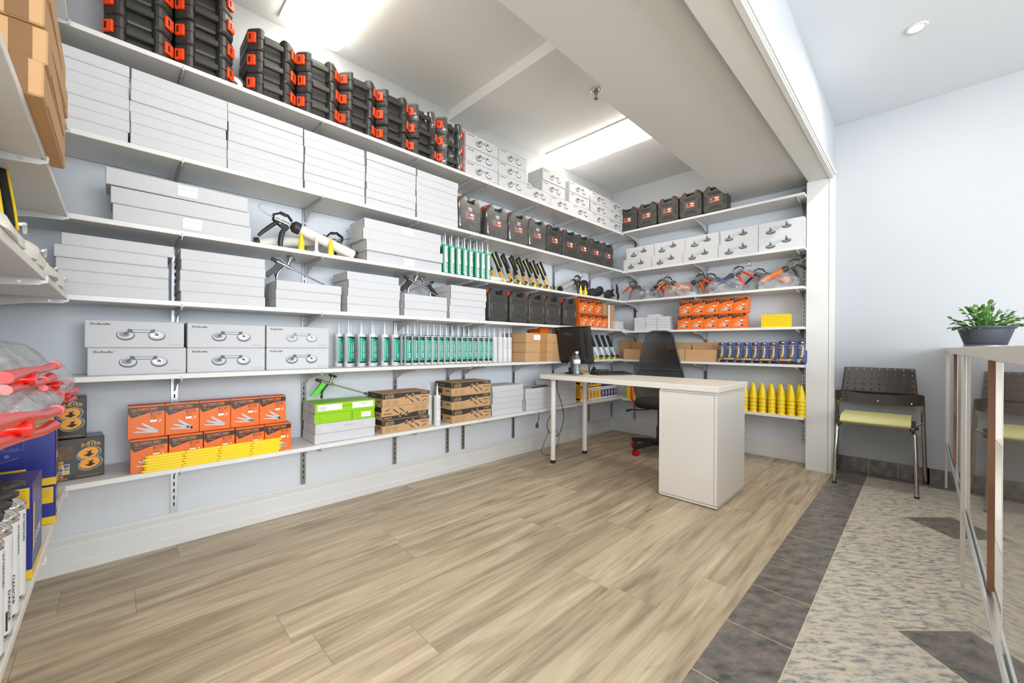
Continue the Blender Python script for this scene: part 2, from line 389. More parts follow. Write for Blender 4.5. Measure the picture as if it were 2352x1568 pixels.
def stonemat(name, cols, scale, st=(1, 1, 1), rough=0.35):
    m = bpy.data.materials.new(name); m.use_nodes = True; nt = m.node_tree; N = nt.nodes; L = nt.links; b = N['Principled BSDF']
    b.inputs['Roughness'].default_value = rough
    geo = N.new('ShaderNodeNewGeometry'); oi = N.new('ShaderNodeObjectInfo')
    ml = N.new('ShaderNodeVectorMath'); ml.operation = 'SCALE'; ml.inputs[0].default_value = (17, 41, 5); L.new(oi.outputs['Random'], ml.inputs['Scale'])
    ad = N.new('ShaderNodeVectorMath'); L.new(geo.outputs['Position'], ad.inputs[0]); L.new(ml.outputs[0], ad.inputs[1])
    vr = N.new('ShaderNodeVectorRotate'); vr.rotation_type = 'Z_AXIS'; vr.inputs['Angle'].default_value = -YAW; L.new(ad.outputs[0], vr.inputs['Vector'])
    mp = N.new('ShaderNodeMapping'); mp.inputs['Scale'].default_value = st; L.new(vr.outputs[0], mp.inputs[0])
    n = N.new('ShaderNodeTexNoise'); n.inputs['Scale'].default_value = scale; n.inputs['Detail'].default_value = 9; n.inputs['Roughness'].default_value = 0.68; L.new(mp.outputs[0], n.inputs['Vector'])
    cr = N.new('ShaderNodeValToRGB'); L.new(n.outputs['Fac'], cr.inputs[0])
    els = cr.color_ramp.elements
    els[0].position = cols[0][0]; els[0].color = lin(cols[0][1]) + (1,); els[1].position = cols[-1][0]; els[1].color = lin(cols[-1][1]) + (1,)
    for p, c in cols[1:-1]:
        e = els.new(p); e.color = lin(c) + (1,)
    L.new(cr.outputs[0], b.inputs['Base Color'])
    return m
SLATE = stonemat('slate_tile', [(0.34, (72, 71, 72)), (0.5, (110, 106, 102)), (0.58, (126, 115, 106)), (0.7, (138, 135, 130))], 16, (1, 1.6, 1))
MARB = stonemat('mottled_tile', [(0.36, (122, 124, 128)), (0.45, (168, 165, 158)), (0.53, (200, 192, 176)), (0.7, (216, 207, 190))], 34, (0.6, 1.7, 1))
# border of dark tiles beside the planks
ys = [0.0, -0.115]
yy = -0.115
while yy > -6.0: yy -= 0.305; ys.append(yy)
for a, c in zip(ys[:-1], ys[1:]):
    if a <= -0.3 or True:
        MB().box(2.0195, c + 0.0016, -0.004, 2.2115, a - 0.0016, 0.0, SLATE).build('tile', fl)
for xa in (2.2145, 2.52, 2.8255):
    MB().box(xa, -0.10, -0.004, xa + 0.3022, -0.0015, 0.0, SLATE).build('tile', fl)
# mottled tiles laid diagonally between the dark border and the counter
def clip(poly, ax, val, keep_less):
    out = []
    for i in range(len(poly)):
        p, q = poly[i], poly[(i + 1) % len(poly)]
        ip = (p[ax] <= val) if keep_less else (p[ax] >= val); iq = (q[ax] <= val) if keep_less else (q[ax] >= val)
        if ip: out.append(p)
        if ip != iq:
            t = (val - p[ax]) / (q[ax] - p[ax]); out.append(tuple(p[k] + t * (q[k] - p[k]) for k in (0, 1)))
    return out
CX, CY = 2.4952, -4.0807
TS = 0.305
for a in range(-12, 14):
    for c in range(-14, 16):
        d0 = 1.3595 + TS * a; s0 = 1.303 + TS * c; g = 0.0022
        pts = []
        for dd, ss in ((d0 + g, s0 + g), (d0 + TS - g, s0 + g), (d0 + TS - g, s0 + TS - g), (d0 + g, s0 + TS - g)):
            pts.append((CX + fw.x * dd + r0.x * ss, CY + fw.y * dd + r0.y * ss))
        for ax, v, kl in ((0, 2.2145, False), (0, 3.2, True), (1, -0.1035, True), (1, -6.0, False)):
            if pts: pts = clip(pts, ax, v, kl)
        if len(pts) < 3: continue
        ar = abs(sum(pts[i][0] * pts[(i + 1) % len(pts)][1] - pts[(i + 1) % len(pts)][0] * pts[i][1] for i in range(len(pts)))) / 2
        if ar < 0.0004: continue
        dark = ((a - c) % 4 == 0 and (a, c) in ((-1, 0), (2, 3))) or ((a, c) in ((-1, 0), (2, 3)))
        MB().prism(pts, 'z', -0.004, 0.0, SLATE if dark else MARB).build('tile', fl)
# tiled skirting below the wall on the right
sk = MB().box(2.03, -0.006, 0, 3.2, -0.0005, 0.113, GROUT).build('baseboard_right'); struct(sk)
for xa in (2.032, 2.2145, 2.375, 2.52, 2.683, 2.85):
    MB().box(xa, -0.011, 0.001, xa + (0.16 if xa > 2.3 or xa < 2.1 else 0.158) - 0.0015 + (0.02 if xa < 2.1 else 0), -0.006, 0.112, SLATE).build('tile', sk)

# ---------------------------------------------------------------- lamps on the ceiling
LAMP = mat('lit_diffuser', (255, 246, 230), 0.4, emit=4.8)
for (y0, y1, lb) in ((-3.465, -3.15, 'large fluorescent ceiling light with glowing white cover above the stacked tool cases'), (-1.285, -0.955, 'fluorescent ceiling light with glowing cover near the back wall corner')):
    t = empty('fluorescent_light', (0.68, (y0 + y1) / 2, CH)); tag(t, lb, 'ceiling light', 'fluorescent lights on the shop ceiling')
    hw = (y1 - y0) / 2; L_ = 0.60
    def rr(h, z):
        pts = []
        for (sx, sy, a0) in ((1, 1, 0), (-1, 1, PI / 2), (-1, -1, PI), (1, -1, 1.5 * PI)):
            for k in range(5):
                a = a0 + k * PI / 8; r = 0.05 * h
                pts.append((sx * (L_ * (1 - (1 - h) * 0.12) - 0.05) + r * math.cos(a), sy * (hw * (0.55 + 0.45 * h) - 0.05) + r * math.sin(a), z))
        return pts
    MB().loft([rr(1.0, -0.012), rr(1.0, -0.03), rr(0.9, -0.055), rr(0.6, -0.07)], LAMP, smooth=True).build('diffuser', t)
    MB().box(-L_ - .005, -hw - 0.005, -0.012, L_ + .003, hw + 0.005, 0, WHITEP).build('housing', t)
t = empty('recessed_downlight', (2.466, -0.955, CH)); tag(t, 'round recessed downlight with a satin trim in the right hand ceiling', 'ceiling light')
MB().lathe([(0.048, -0.001), (0.046, -0.006), (0.030, -0.004), (0.028, 0.0)], 28, mat('satin_trim', (206, 205, 202), 0.35), caps=False).build('trim_ring', t)
MB().lathe([(0.0, -0.0025), (0.0265, -0.0025)], 24, mat('lit_bulb', (255, 250, 240), 0.4, emit=9.0), caps=False).build('bulb', t)
# sprinkler
t = empty('sprinkler_head', (0.917, -1.737, CH)); tag(t, 'brass fire sprinkler head under the ceiling beside the soffit', 'sprinkler')
BRASS = mat('brass', (176, 150, 104), 0.3, 1.0)
MB().lathe([(0.040, 0), (0.040, -0.003), (0.032, -0.006), (0.024, -0.005), (0.02, -0.002)], 24, CHROME, caps=False).build('escutcheon', t)
b = MB(); b.lathe([(0.012, 0), (0.012, -0.022), (0.008, -0.026)], 12, BRASS); b.tube([(0.008, 0, -0.02), (0.014, 0, -0.034), (0.004, 0, -0.055)], 0.002, 6, BRASS); b.tube([(-0.008, 0, -0.02), (-0.014, 0, -0.034), (-0.004, 0, -0.055)], 0.002, 6, BRASS)
b.lathe([(0.016, -0.058), (0.016, -0.060), (0.003, -0.056)], 14, BRASS); b.build('frame', t)
MB().lathe([(0.0025, -0.026), (0.0025, -0.054)], 8, RED).build('bulb', t)
# air grille on the header
t = empty('air_vent', (2.0, -1.105, 2.365)); t.rotation_euler = (0, 0, PI / 2); tag(t, 'white louvred air vent grille on the header above the opening', 'vent')
b = MB(); b.box(0, -0.006, 0, 0.24, 0, 0.012, WHITEP); b.box(0, -0.006, 0.163, 0.24, 0, 0.175, WHITEP); b.box(0, -0.006, 0.012, 0.012, 0, 0.163, WHITEP); b.box(0.228, -0.006, 0.012, 0.24, 0, 0.163, WHITEP); b.build('frame', t)
MB().box(0.012, -0.001, 0.012, 0.228, -0.0004, 0.163, mat('vent_dark', (120, 126, 134), 0.8)).build('backing', t)
s0 = None
for k in range(11):
    if s0 is None:
        s0 = MB().box(0.012, -0.005, 0.0, 0.228, -0.0015, 0.0075, WHITEP).build('slat', t); s0.location.z = 0.016
    else:
        q = sib(s0); q.parent = t; q.location.z = 0.016 + 0.0135 * k

# ---------------------------------------------------------------- shelving
def rail(M_, z0, z1, label, grp):
    b = MB(); b.box(-0.0125, -0.011, z0, 0.0125, 0, z1, STEEL)
    o = b.build('upright_rail'); o.matrix_world = M_; tag(o, label, 'shelf rail', grp)
    d = MB(); z = z0 + 0.03
    while z < z1 - 0.02:
        d.box(-0.0026, -0.0118, z, 0.0026, -0.0105, z + 0.018, DARK); z += 0.032
    s_ = d.build('slots', o); s_['kind'] = 'stuff'
    return o
nm = ['nearest the camera side', 'second from the near end', 'third from the near end', 'fourth from the near end', 'fifth from the near end', 'sixth from the near end, behind the desk', 'seventh from the near end, behind the monitor', 'second from the corner, behind the desk legs', 'right in the room corner']
RY = [-3.882, -3.312, -2.740, -2.310, -2.163, -1.618, -1.083, -0.483, -0.036]
for y, n_ in zip(RY, nm): rail(A(0.0, y, 0), 0.153, 2.13, 'slotted shelf rail on the left wall, ' + n_, 'slotted rails on the walls')
RX = [0.278, 1.026, 1.805]
for x, n_ in zip(RX, ['beside the corner', 'in the middle', 'next to the pillar']): rail(B(x, 0.0, 0), 0.153, 2.27, 'slotted shelf rail on the back wall, ' + n_, 'slotted rails on the walls')
rail(Cc(0.28, -4.5, 0), 0.153, 2.13, 'slotted steel shelf rail on the near wall at the left edge', 'slotted rails on the walls')
rail(Cc(0.95, -4.5, 0), 0.153, 2.13, 'slotted steel shelf rail on the near wall behind the blue boxes', 'slotted rails on the walls')
BRK = mat('bracket_steel', (186, 186, 186), 0.45, 0.25, var=0.06)
def bracket_mesh():
    b = MB()   # local: plate in the y-z plane, front tip at y=-0.285 (front of shelf), top at z=0
    b.prism([(-0.011, 0), (-0.284, 0), (-0.284, -0.016), (-0.20, -0.022), (-0.10, -0.040), (-0.045, -0.068), (-0.011, -0.074)], 'x', -0.0015, 0.0015, BRK)
    b.box(-0.009, -0.284, -0.0018, 0.009, -0.011, 0, BRK)
    b.prism([(-0.284, -0.014), (-0.296, -0.010), (-0.2975, 0.004), (-0.294, 0.010), (-0.2925, 0.004), (-0.2925, -0.004), (-0.284, -0.004)], 'x', -0.0018, 0.0018, BRK)
    for (yy, zz) in ((-0.25, -0.010), (-0.07, -0.03)): b.cyl((-0.003, yy, zz), (0.003, yy, zz), 0.004, 0.004, 8, STEEL)
    return b.mesh('bracket')
BM = bracket_mesh()
def board(M_, L, z, brs, label, grp, D=0.29):
    o = MB().bbox(0, -D, -0.020, L, -0.012, 0, SHELFM, 0.0012).build('wall_shelf'); o.matrix_world = M_ @ Matrix.Translation((0, 0, z)); tag(o, label, 'shelf', grp)
    for x in brs:
        k = bpy.data.objects.new('bracket', BM); COL.objects.link(k); k.parent = o; k.location = (x, 0, -0.0202)
    return o
lvn = ['top', 'second highest', 'third highest', 'third lowest', 'second lowest', 'lowest']
for i, z in enumerate(SA):
    board(A(0, -4.5, 0), 2.258, z, [4.5 + y for y in RY[:4]], lvn[i] + ' white shelf board on the left wall, near half', 'shelf boards on the left wall')
    board(A(0, -2.238, 0), 2.237, z, [2.238 + y for y in RY[4:8]] + [2.19], lvn[i] + ' white shelf board on the left wall, far half', 'shelf boards on the left wall')
for i, z in enumerate(SB):
    board(B(0.293, 0, 0), 1.56, z, [0.03, 0.733, 1.512], lvn[i] + ' white shelf board on the back wall', 'shelf boards on the back wall', 0.30)
for i, z in enumerate(SA):
    board(Cc(2.6 if False else 1.85, -4.5, 0), 1.85 - 0.293, z, [1.85 - 0.32, 1.85 - 0.95, 0.25], lvn[i] + ' white shelf board on the near wall at the left edge', 'shelf boards on the near wall')
# ================================================================ stock on the shelves
# ---------------------------------------------------------------- plastic tool cases
CW, CHH, CT = 0.207, 0.245, 0.106
def case_outline():
    w, h = CW, CHH
    return [(0, .03), (.01, .008), (.034, 0), (w - .034, 0), (w - .01, .008), (w, .03), (w, h - .046), (w - .012, h - .03), (w - .036, h - .003), (w - .046, h), (w - .056, h - .003), (w - .063, h - .018), (w - .066, h - .042),
            (.066, h - .042), (.063, h - .018), (.056, h - .003), (.046, h), (.036, h - .003), (.012, h - .03), (0, h - .046)]
def make_case(sticker, price=False, wrap=False):
    w, h, t = CW, CHH, CT
    O = case_outline(); cx, cz = w / 2, h / 2
    def ring(y, k): return [(cx + (x - cx) * (1 - k / cx), y, cz + (z - cz) * (1 - k / cz)) for x, z in O]
    b = MB(); b.loft([ring(0.0, .010), ring(.003, .004), ring(.012, 0), ring(t * .46, 0), ring(t * .47, .003), ring(t * .52, .003), ring(t * .53, 0), ring(t - .012, 0), ring(t - .003, .004), ring(t, .010)], CASEM)
    root = b.build('tool_case')
    # handle bar across the notch
    k = MB(); k.bbox(.060, t * .5 - .013, h - .019, w - .060, t * .5 + .013, h - .003, CASEM, .004); k.build('handle', root)
    # embossed ribs on the broad front
    k = MB()
    def rib(pts): k.tube([(x, -.0005, z) for x, z in pts], .0030, 4, CASEM, smooth=False)
    rib([(.045, .030), (.064, .056), (w - .064, .056), (w - .045, .030)]); rib([(.062, .026), (.074, .042), (w - .074, .042), (w - .062, .026)])
    rib([(.042, .178), (.060, .160), (w - .060, .160), (w - .042, .178)]); rib([(.060, .184), (.068, .174), (w - .068, .174), (w - .060, .184)])
    for s in (1, -1):
        f = (lambda x: x) if s == 1 else (lambda x: w - x)
        rib([(f(.010), .160), (f(.032), .142), (f(.032), .082), (f(.010), .062)]); rib([(f(.008), .146), (f(.022), .136), (f(.022), .088), (f(.008), .078)])
    k.build('embossed_ribs', root)
    for s in (0, 1):
        l = MB(); l.T = Matrix.Translation((.0165 if not s else w - .0165, t / 2, h - .0255)) @ Matrix.Rotation((-PI / 4 if not s else PI / 4), 4, 'Y')
        l.bbox(-.019, -.024, 0, .019, .024, .011, ORANGE, .003)
        lo = l.build('latch', root)
        d = MB(); d.T = l.T; d.box(-.010, -.013, .0105, -.002, .013, .0118, BLACKR); d.build('latch_slot', lo)
    if sticker:
        p = MB(); a, c, e, g = .060, .092, .142, .138
        p.rect(a, c, e, g, OR_ST); p.rect(a + .003, c + .003, e - .003, g - .003, mat('sticker_dark', (70, 62, 56), .5), 1)
        p.pol([(a + .003, c + .003), (e - .003, c + .003), (e - .003, c + .016), (a + .040, c + .018), (a + .026, c + .012), (a + .003, c + .010)], OR_ST, 2)
        p.disc(a + .020, c + .026, .014, .009, INKG, 2, 12); p.disc(a + .030, c + .026, .008, .006, INK, 3, 10)
        p.rect(a + .042, c + .025, e - .006, c + .037, PAPER, 2); p.rect(a + .052, c + .008, e - .006, c + .016, PAPER, 3)
        p.T = Matrix.Translation((0, .0, 0)); p.build('sticker', root)['label'] = 'orange and white product sticker'
    if price:
        p = MB(); p.rect(.084, .150, .122, .175, PAPER, 1); p.rect(.090, .160, .116, .163, INKG, 2); p.build('price_label', root)
    if wrap:
        b = MB(); b.loft([ring(-.006, .008), ring(.0, -.004), ring(t, -.004), ring(t + .004, .008)], WRAP, smooth=True); b.build('plastic_wrap', root)
    return root
OR_ST = mat('sticker_orange', (232, 84, 40), .5)
K_plain = Kind(make_case(False), 'tool case'); K_st = Kind(make_case(True), 'tool case'); K_pr = Kind(make_case(True, True, True), 'tool case'); K_wr = Kind(make_case(False, wrap=True), 'tool case')
# lying on the top shelf of the long wall, handle edge to the room, three high
LIE = Matrix(((1, 0, 0, 0), (0, 0, -1, CHH), (0, 1, 0, 0), (0, 0, 0, 1)))   # local: front face -> underside, top edge -> front
rg = random.Random(11)
stx = [-4.120, -3.905, -3.640, -3.424, -3.210, -2.996, -2.785, -2.573]
for i, y in enumerate(stx):
    for k in range(4 if i < 2 else 3):
        M_ = A(0.282 + rg.uniform(-.006, .006), y - .001 + rg.uniform(-.003, .003), SA[0] + .0003 + k * (CT + .0006), dz=rg.uniform(-.02, .02) * 0.5) @ LIE
        wr = (i == 7) or (i == 6 and k == 2)
        lv = (LV[4] if i < 2 else LV[3])[k]
        lab = ('orange latched black case%s, %s of the %s pile on the top shelf' % (' in wrap' if wr else '', lv, ORD[i] if i < 6 else ('second last' if i == 6 else 'last')))
        (K_wr if wr else K_plain).put(M_, lab, 'black tool cases lying on the top shelf')
# standing on the second shelf of the long wall
ys2 = [-2.412, -2.160, -1.935, -1.712, -1.490, -1.280, -1.068, -0.862, -0.655]
for i, y in enumerate(ys2):
    z = SA[1] + .0003
    M_ = A(0.276 - rg.uniform(0, .004), y, z, dz=(0.10 if i in (0,) else rg.uniform(-.02, .03)))
    if i < 4: K_pr.put(M_, 'wrapped black tool case with white price label, %s from left, second shelf' % ORD[i], 'tool cases standing on the second shelf')
    else: K_st.put(M_, 'black tool case with orange sticker only, %s of the row on second shelf' % ORD[i], 'tool cases standing on the second shelf')
# standing on the fourth shelf
for i, y in enumerate([-2.140, -1.922, -1.712, -1.502, -1.262]):
    K_plain.put(A(0.276, y, SA[3] + .0003, dz=(0.05 if i in (0, 4) else 0.01)), 'plain black tool case with red latch, %s from the left on the fourth shelf' % ORD[i], 'plain tool cases on the fourth shelf')
# on the top shelf of the back wall
for i, x in enumerate([0.238, 0.448, 0.662, 0.878, 1.092]):
    K_st.put(B(x, -0.290, SB[0] + .0003, dz=rg.uniform(-.01, .01)), 'tool case with orange sticker, back wall top shelf, %s from the corner' % ORD[i], 'tool cases on top of the back wall shelves')
for k in (K_plain, K_st, K_pr, K_wr): k.done()

# ---------------------------------------------------------------- suction lifter cartons
SW, SH, SD = 0.302, 0.0985, 0.17
def lifter_side(p, cx, cz, s, dk, md, lt):
    for q in (-1, 1):
        x = cx + q * .048 * s
        p.disc(x, cz - .006 * s, .028 * s, .0215 * s, dk, 1, 22); p.disc(x, cz - .003 * s, .0245 * s, .0175 * s, lt, 2, 20); p.disc(x - .004 * s, cz - .002 * s, .016 * s, .011 * s, md if q < 0 else PAPER, 3, 14)
        p.pol([(x - .004 * s, cz + .004 * s), (x + .012 * s * (1 if q < 0 else -1), cz + .018 * s), (x + .018 * s * (1 if q < 0 else -1), cz + .015 * s), (x + .006 * s, cz + .001 * s), (x + .006 * s, cz - .007 * s), (x - .008 * s, cz - .005 * s)], dk, 4)
    p.rect(cx - .036 * s, cz + .007 * s, cx + .036 * s, cz + .0175 * s, lt, 5); p.rect(cx - .036 * s, cz + .0155 * s, cx + .036 * s, cz + .0175 * s, dk, 6); p.rect(cx - .036 * s, cz + .006 * s, cx + .036 * s, cz + .0085 * s, dk, 6)
    for q in (-1, 1): p.pol([(cx + q * .024 * s, cz + .004 * s), (cx + q * .030 * s, cz + .019 * s), (cx + q * .042 * s, cz + .021 * s), (cx + q * .040 * s, cz + .006 * s)], dk, 7)
def make_sbox(w, h, fade=False, rev=False):
    root = MB().bbox(0, 0, 0, w, SD, h, CARD, .0015).build('lifter_carton')
    p = MB(); dk, md, lt = (FADED, FADE, INKL) if fade else (INKM, INKG, INKL)
    p.text('Solude', .014, h - .022, .0095, INK, 1, w=.056, shear=.25, bold=.0004); p.disc(.074, h - .013, .0012, .0012, INK, 1, 8)
    lifter_side(p, .163, h * .50, 1.0, dk, md, lt)
    p.text('MADE IN CHINA', w - .055, .010, .0045, INKG, 1, w=.042)
    p.build('printed_front', root)
    e = MB(); e.box(.0005, -.0006, h - .0035, w - .0005, .0, h - .0022, SEAM); e.box(-.0008, .004, .004, 0, .022, h - .004, CARDIN); e.box(-.0010, .020, .010, 0, .0225, h - .02, SEAM); e.box(w, .003, .01, w + .0008, .02, h - .006, CARDIN); e.build('lid_flap', root)
    return root
K_s = Kind(make_sbox(.302, .0985), 'box'); K_s5 = Kind(make_sbox(.300, .111), 'box'); K_s5f = Kind(make_sbox(.300, .111, True), 'box')
scols = [(-2.352, 3), (-2.040 if False else -2.098, 3)]
n = 0
for ci, (y0, cnt) in enumerate([(-2.362, 3), (-2.056, 3), (-1.752, 1), (-1.446, 3), (-1.141, 3), (-0.836, 3), (-0.531, 3)]):
    for k in range(cnt):
        yy = y0 + rg.uniform(-.004, .004)
        if ci == 3 and k > 0: yy -= .10; 
        if ci == 4 and k > 0: yy -= .045
        K_s.put(A(0.283 - rg.uniform(0, .006), yy - (0.0 if ci < 2 else .012), SA[0] + .0003 + k * .0990, dz=rg.uniform(-.006, .006)), 'white suction lifter carton, %s of the %s stack from left, top shelf' % (LV[3][k] if cnt == 3 else 'only box', ORD[ci]), 'suction lifter cartons on the top shelf')
for ci, (y0, xf) in enumerate([(-4.168, .215), (-3.855, .215), (-3.545, .205)]):
    for k in range(2):
        (K_s5f if (ci == 2 and k == 1) else K_s5).put(A(xf, y0 + (.008 if k == 0 and ci == 0 else 0), SA[4] + .0003 + k * .1114, dz=rg.uniform(-.01, .01)), 'white suction lifter carton with logo, %s of the %s pair on fifth shelf' % (('bottom', 'top')[k], ORD[ci]), 'suction lifter cartons on the fifth shelf')
for k in (K_s, K_s5, K_s5f): k.done()
# cartons on the back wall: picture in perspective, no logo
def make_pbox():
    w, h = .309, .116
    root = MB().bbox(0, 0, 0, w, SD, h, CARD, .0012).build('lifter_carton')
    p = MB()
    for (cx, cz, r) in ((.085, .036, .034), (.195, .066, .032)):
        p.disc(cx, cz - .004, r, r * .42, INK, 1, 22); p.disc(cx, cz, r, r * .42, INKM, 2, 22); p.disc(cx, cz + .002, r * .82, r * .30, INKG, 3, 20); p.disc(cx + .002, cz + .004, r * .45, r * .2, INKM, 4, 14)
        p.pol([(cx - .008, cz + .004), (cx - .004, cz + .024), (cx - .006, cz + .034), (cx + .002, cz + .036), (cx + .004, cz + .024), (cx + .012, cz + .006)], INKM, 6)
    p.pol([(.078, .042), (.094, .062), (.140, .082), (.182, .084), (.186, .070), (.146, .068), (.116, .052), (.110, .036)], INKL, 5); p.line((.094, .062), (.182, .0835), .0016, INKM, 6); p.line((.116, .052), (.186, .070), .0016, INKM, 6)
    p.pol([(.076, .030), (.090, .056), (.104, .054), (.108, .034)], INKG, 5)
    p.build('printed_front', root)
    e = MB(); e.box(-.0008, .004, .004, 0, .020, h - .02, CARDIN); e.box(w - .0015, -.0006, .004, w, .0002, h * .8, SEAM); e.build('lid_flap', root)
    return root
K_p = Kind(make_pbox(), 'box')
for i, x in enumerate([.298, .609, .919, 1.230, 1.541]):
    for k in range(2):
        K_p.put(B(x + (.028 if k and i < 1 else (.018 if k and i < 3 else 0.0)), -0.292 + .004 * k, SB[1] + .0003 + k * .1163), 'white carton picturing a suction lifter on the back wall, %s row, %s from the corner' % (('lower', 'upper')[k], ORD[i]), 'lifter cartons on the back wall')
K_p.done()

# ---------------------------------------------------------------- plain white cartons
def make_white(w, h, d=.20, sticker=None, slot=False):
    root = MB().bbox(0, .0012, 0, w, d, h, CARD, .001).build('white_carton')
    f = MB(); f.box(.0015, 0, .0035, w - .0015, .0012, h - .0005, CARD); f.build('front_flap', root)
    e = MB(); e.box(-.0006, .006, .003, 0, d - .01, h - .003, CARDIN); e.box(w, .006, .003, w + .0006, d - .01, h - .003, CARDIN); e.box(-.0012, .0, .004, .0, .006, h - .004, SEAM); e.build('end_flap', root)['kind'] = 'stuff'
    if sticker:
        p = MB(); p.rect(w * .46, h * .18, w * .60, h * .86, mat('sticker_white', (240, 240, 242), .4), 3); p.text('MADE IN CHINA', w * .475, h * .62, .007, INKG, 4, w=w * .11); p.build('sticker', root)
    if slot:
        p = MB(); p.rect(w * .50, h * .42, w * .66, h * .47, INKG, 3); p.rect(w * .12, h * .35, w * .26, h * .7, mat('smudge', (205, 204, 202), .7), 2); p.build('printed_front', root)
    return root
K_w = Kind(make_white(.318, .0430), 'box'); K_w4 = Kind(make_white(.316, .0450), 'box')
y2 = [-4.366, -4.044, -3.722, -3.398, -3.072, -2.746]
for ci, y0 in enumerate(y2):
    for k in range(7):
        K_w.put(A(0.284 - rg.uniform(0, .006), y0 + rg.uniform(-.003, .003), SA[1] + .0003 + k * .0434, dz=rg.uniform(-.006, .006)), 'flat white carton, %s of seven in the %s stack on the second shelf' % (LV[7][k], ORD[ci]), 'flat white cartons on the second shelf')
for ci, (y0, cnt) in enumerate([(-4.240, 5), (-3.886, 5), (-3.524, 3), (-3.172, 5), (-2.822, 3), (-2.486, 5)]):
    for k in range(cnt):
        dy = {0: [.0, .0, .0, -.004, .014]}.get(ci, [rg.uniform(-.005, .008) for _ in range(5)])[k]
        K_w4.put(A(0.282 - rg.uniform(0, .010), y0 + dy, SA[3] + .0003 + k * .0454, dz=rg.uniform(-.008, .012)), 'flat white carton, %s of the %s stack on the fourth shelf' % (LV[cnt][k], ORD[ci]), 'flat white cartons on the fourth shelf')
K_w.done(); K_w4.done()
# long cartons with stickers, third shelf
lg = [make_white(.462, .0655, .16, sticker=True), make_white(.462, .0655, .16), make_white(.468, .0655, .16, sticker=True)]
for k, (o, lb) in enumerate(zip(lg, ['bottom', 'middle', 'top'])):
    o.matrix_world = A(0.283, [-4.092, -4.098, -4.112][k], SA[2] + .0003 + k * .0672 + (.003 if k == 2 else 0)) @ Matrix.Rotation([0.0, 0.0, .006][k], 4, 'Y'); tag(o, 'long white carton, %s of three below the left end of the second shelf' % lb, 'box', 'long white cartons on the third shelf')
lg = [make_white(.520, .0600, .20, sticker=(k in (0, 3))) for k in range(4)]
for k, o in enumerate(lg):
    o.matrix_world = A([.270, .284, .282, .280][k], [-3.062, -3.070, -3.090, -3.082][k], SA[2] + .0003 + k * .0604, dz=[.02, 0, .0, .0][k]); tag(o, 'long white carton, %s of four beside the green sealant tubes' % LV[4][k], 'box', 'long white cartons beside the sealant tubes')
    o.name = 'white_carton'
# lowest shelf: white cartons
K_w6 = Kind(make_white(.330, .0440, .2), 'box')
for ci, (y0, cnt, xf) in enumerate([(-2.085, 5, .258), (-1.722, 4, .262), (-1.384, 5, .262)]):
    for k in range(cnt):
        K_w6.put(A(xf - rg.uniform(0, .01), y0 + rg.uniform(-.008, .008), SA[5] + .0003 + k * .0444, dz=rg.uniform(-.015, .015)), 'flat white carton, lowest shelf, %s of the %s stack right of brown cartons' % (LV[cnt][k], ORD[ci]), 'flat white cartons on the lowest shelf')
K_w6.done()
o = MB().bbox(0, 0, 0, .40, .022, .007, mat('dark_strip', (72, 64, 58), .5), .001).build('flat_bar'); o.matrix_world = A(.25, -1.62, SA[5] + 4 * .0444 + .001, dz=.25); tag(o, 'dark flat metal bar lying on the white cartons left of the desk leg', 'bar')
# green foam gun cartons
gb = []
for k in range(4):
    o = MB().bbox(0, 0, 0, .330, .19, .0525, (GREEN if k > 1 else CARD), .0015).build('foam_gun_carton')
    e = MB(); e.box(-.0008, .002, .002, 0, .188, .0505, CARDIN if k < 2 else CARD)
    if k > 1:
        e.T = Matrix.Translation((-.0006, 0, 0)) @ Matrix.Rotation(-PI / 2, 4, 'Z')
        e.text('Solude', -.18, .036, .007, INK, 1, w=.035, shear=.2); e.line((-.09, .045), (-.04, .03), .003, INKM, 2); e.line((-.085, .042), (-.10, .012), .004, INKM, 2); e.rect(-.18, .02, -.145, .022, INKG, 1); e.rect(-.18, .012, -.15, .014, INKG, 1)
        e.T = Matrix.Identity(4)
    e.build('end_panel', o)
    p = MB()
    if k == 3:
        p.rect(.012, .014, .140, .046, PAPER, 1); p.rect(.196, .014, .318, .046, PAPER, 1); p.disc(.04, .028, .022, .011, mat('smudge', (205, 204, 202), .7), 2); p.disc(.265, .034, .02, .005, INKL, 2); p.rect(.14, .030, .196, .034, mat('dark_green', (96, 150, 20), .5), 2)
    if k == 2:
        p.rect(.250, .012, .306, .040, PAPER, 1); p.text('TH00612', .260, .022, .007, INKG, 2, w=.038); p.line((.198, .004), (.198, .05), .006, mat('dark_green', (96, 150, 20), .5), 1); p.line((.03, .008), (.02, .048), .0012, mat('dark_green', (96, 150, 20), .5), 1)
    if k == 1: p.rect(.150, .030, .200, .0325, INKG, 1); p.disc(.05, .026, .02, .009, mat('smudge', (205, 204, 202), .7), 1); p.disc(.28, .03, .02, .009, mat('smudge', (205, 204, 202), .7), 1)
    if k == 0: p.line((.03, .004), (.20, .0005), .0015, INKG, 1); p.line((.0, .052), (.33, .052), .001, INKG, 1)
    p.build('printed_front', o)
    o.matrix_world = A([.262, .266, .264, .266][k], -3.334 + [0, .002, -.002, 0][k], SA[5] + .0003 + k * .0530); tag(o, '%s carton, %s of the foam gun carton stack on the lowest shelf' % ('lime green' if k > 1 else 'plain white', LV[4][k]), 'box', 'foam gun cartons on the lowest shelf')

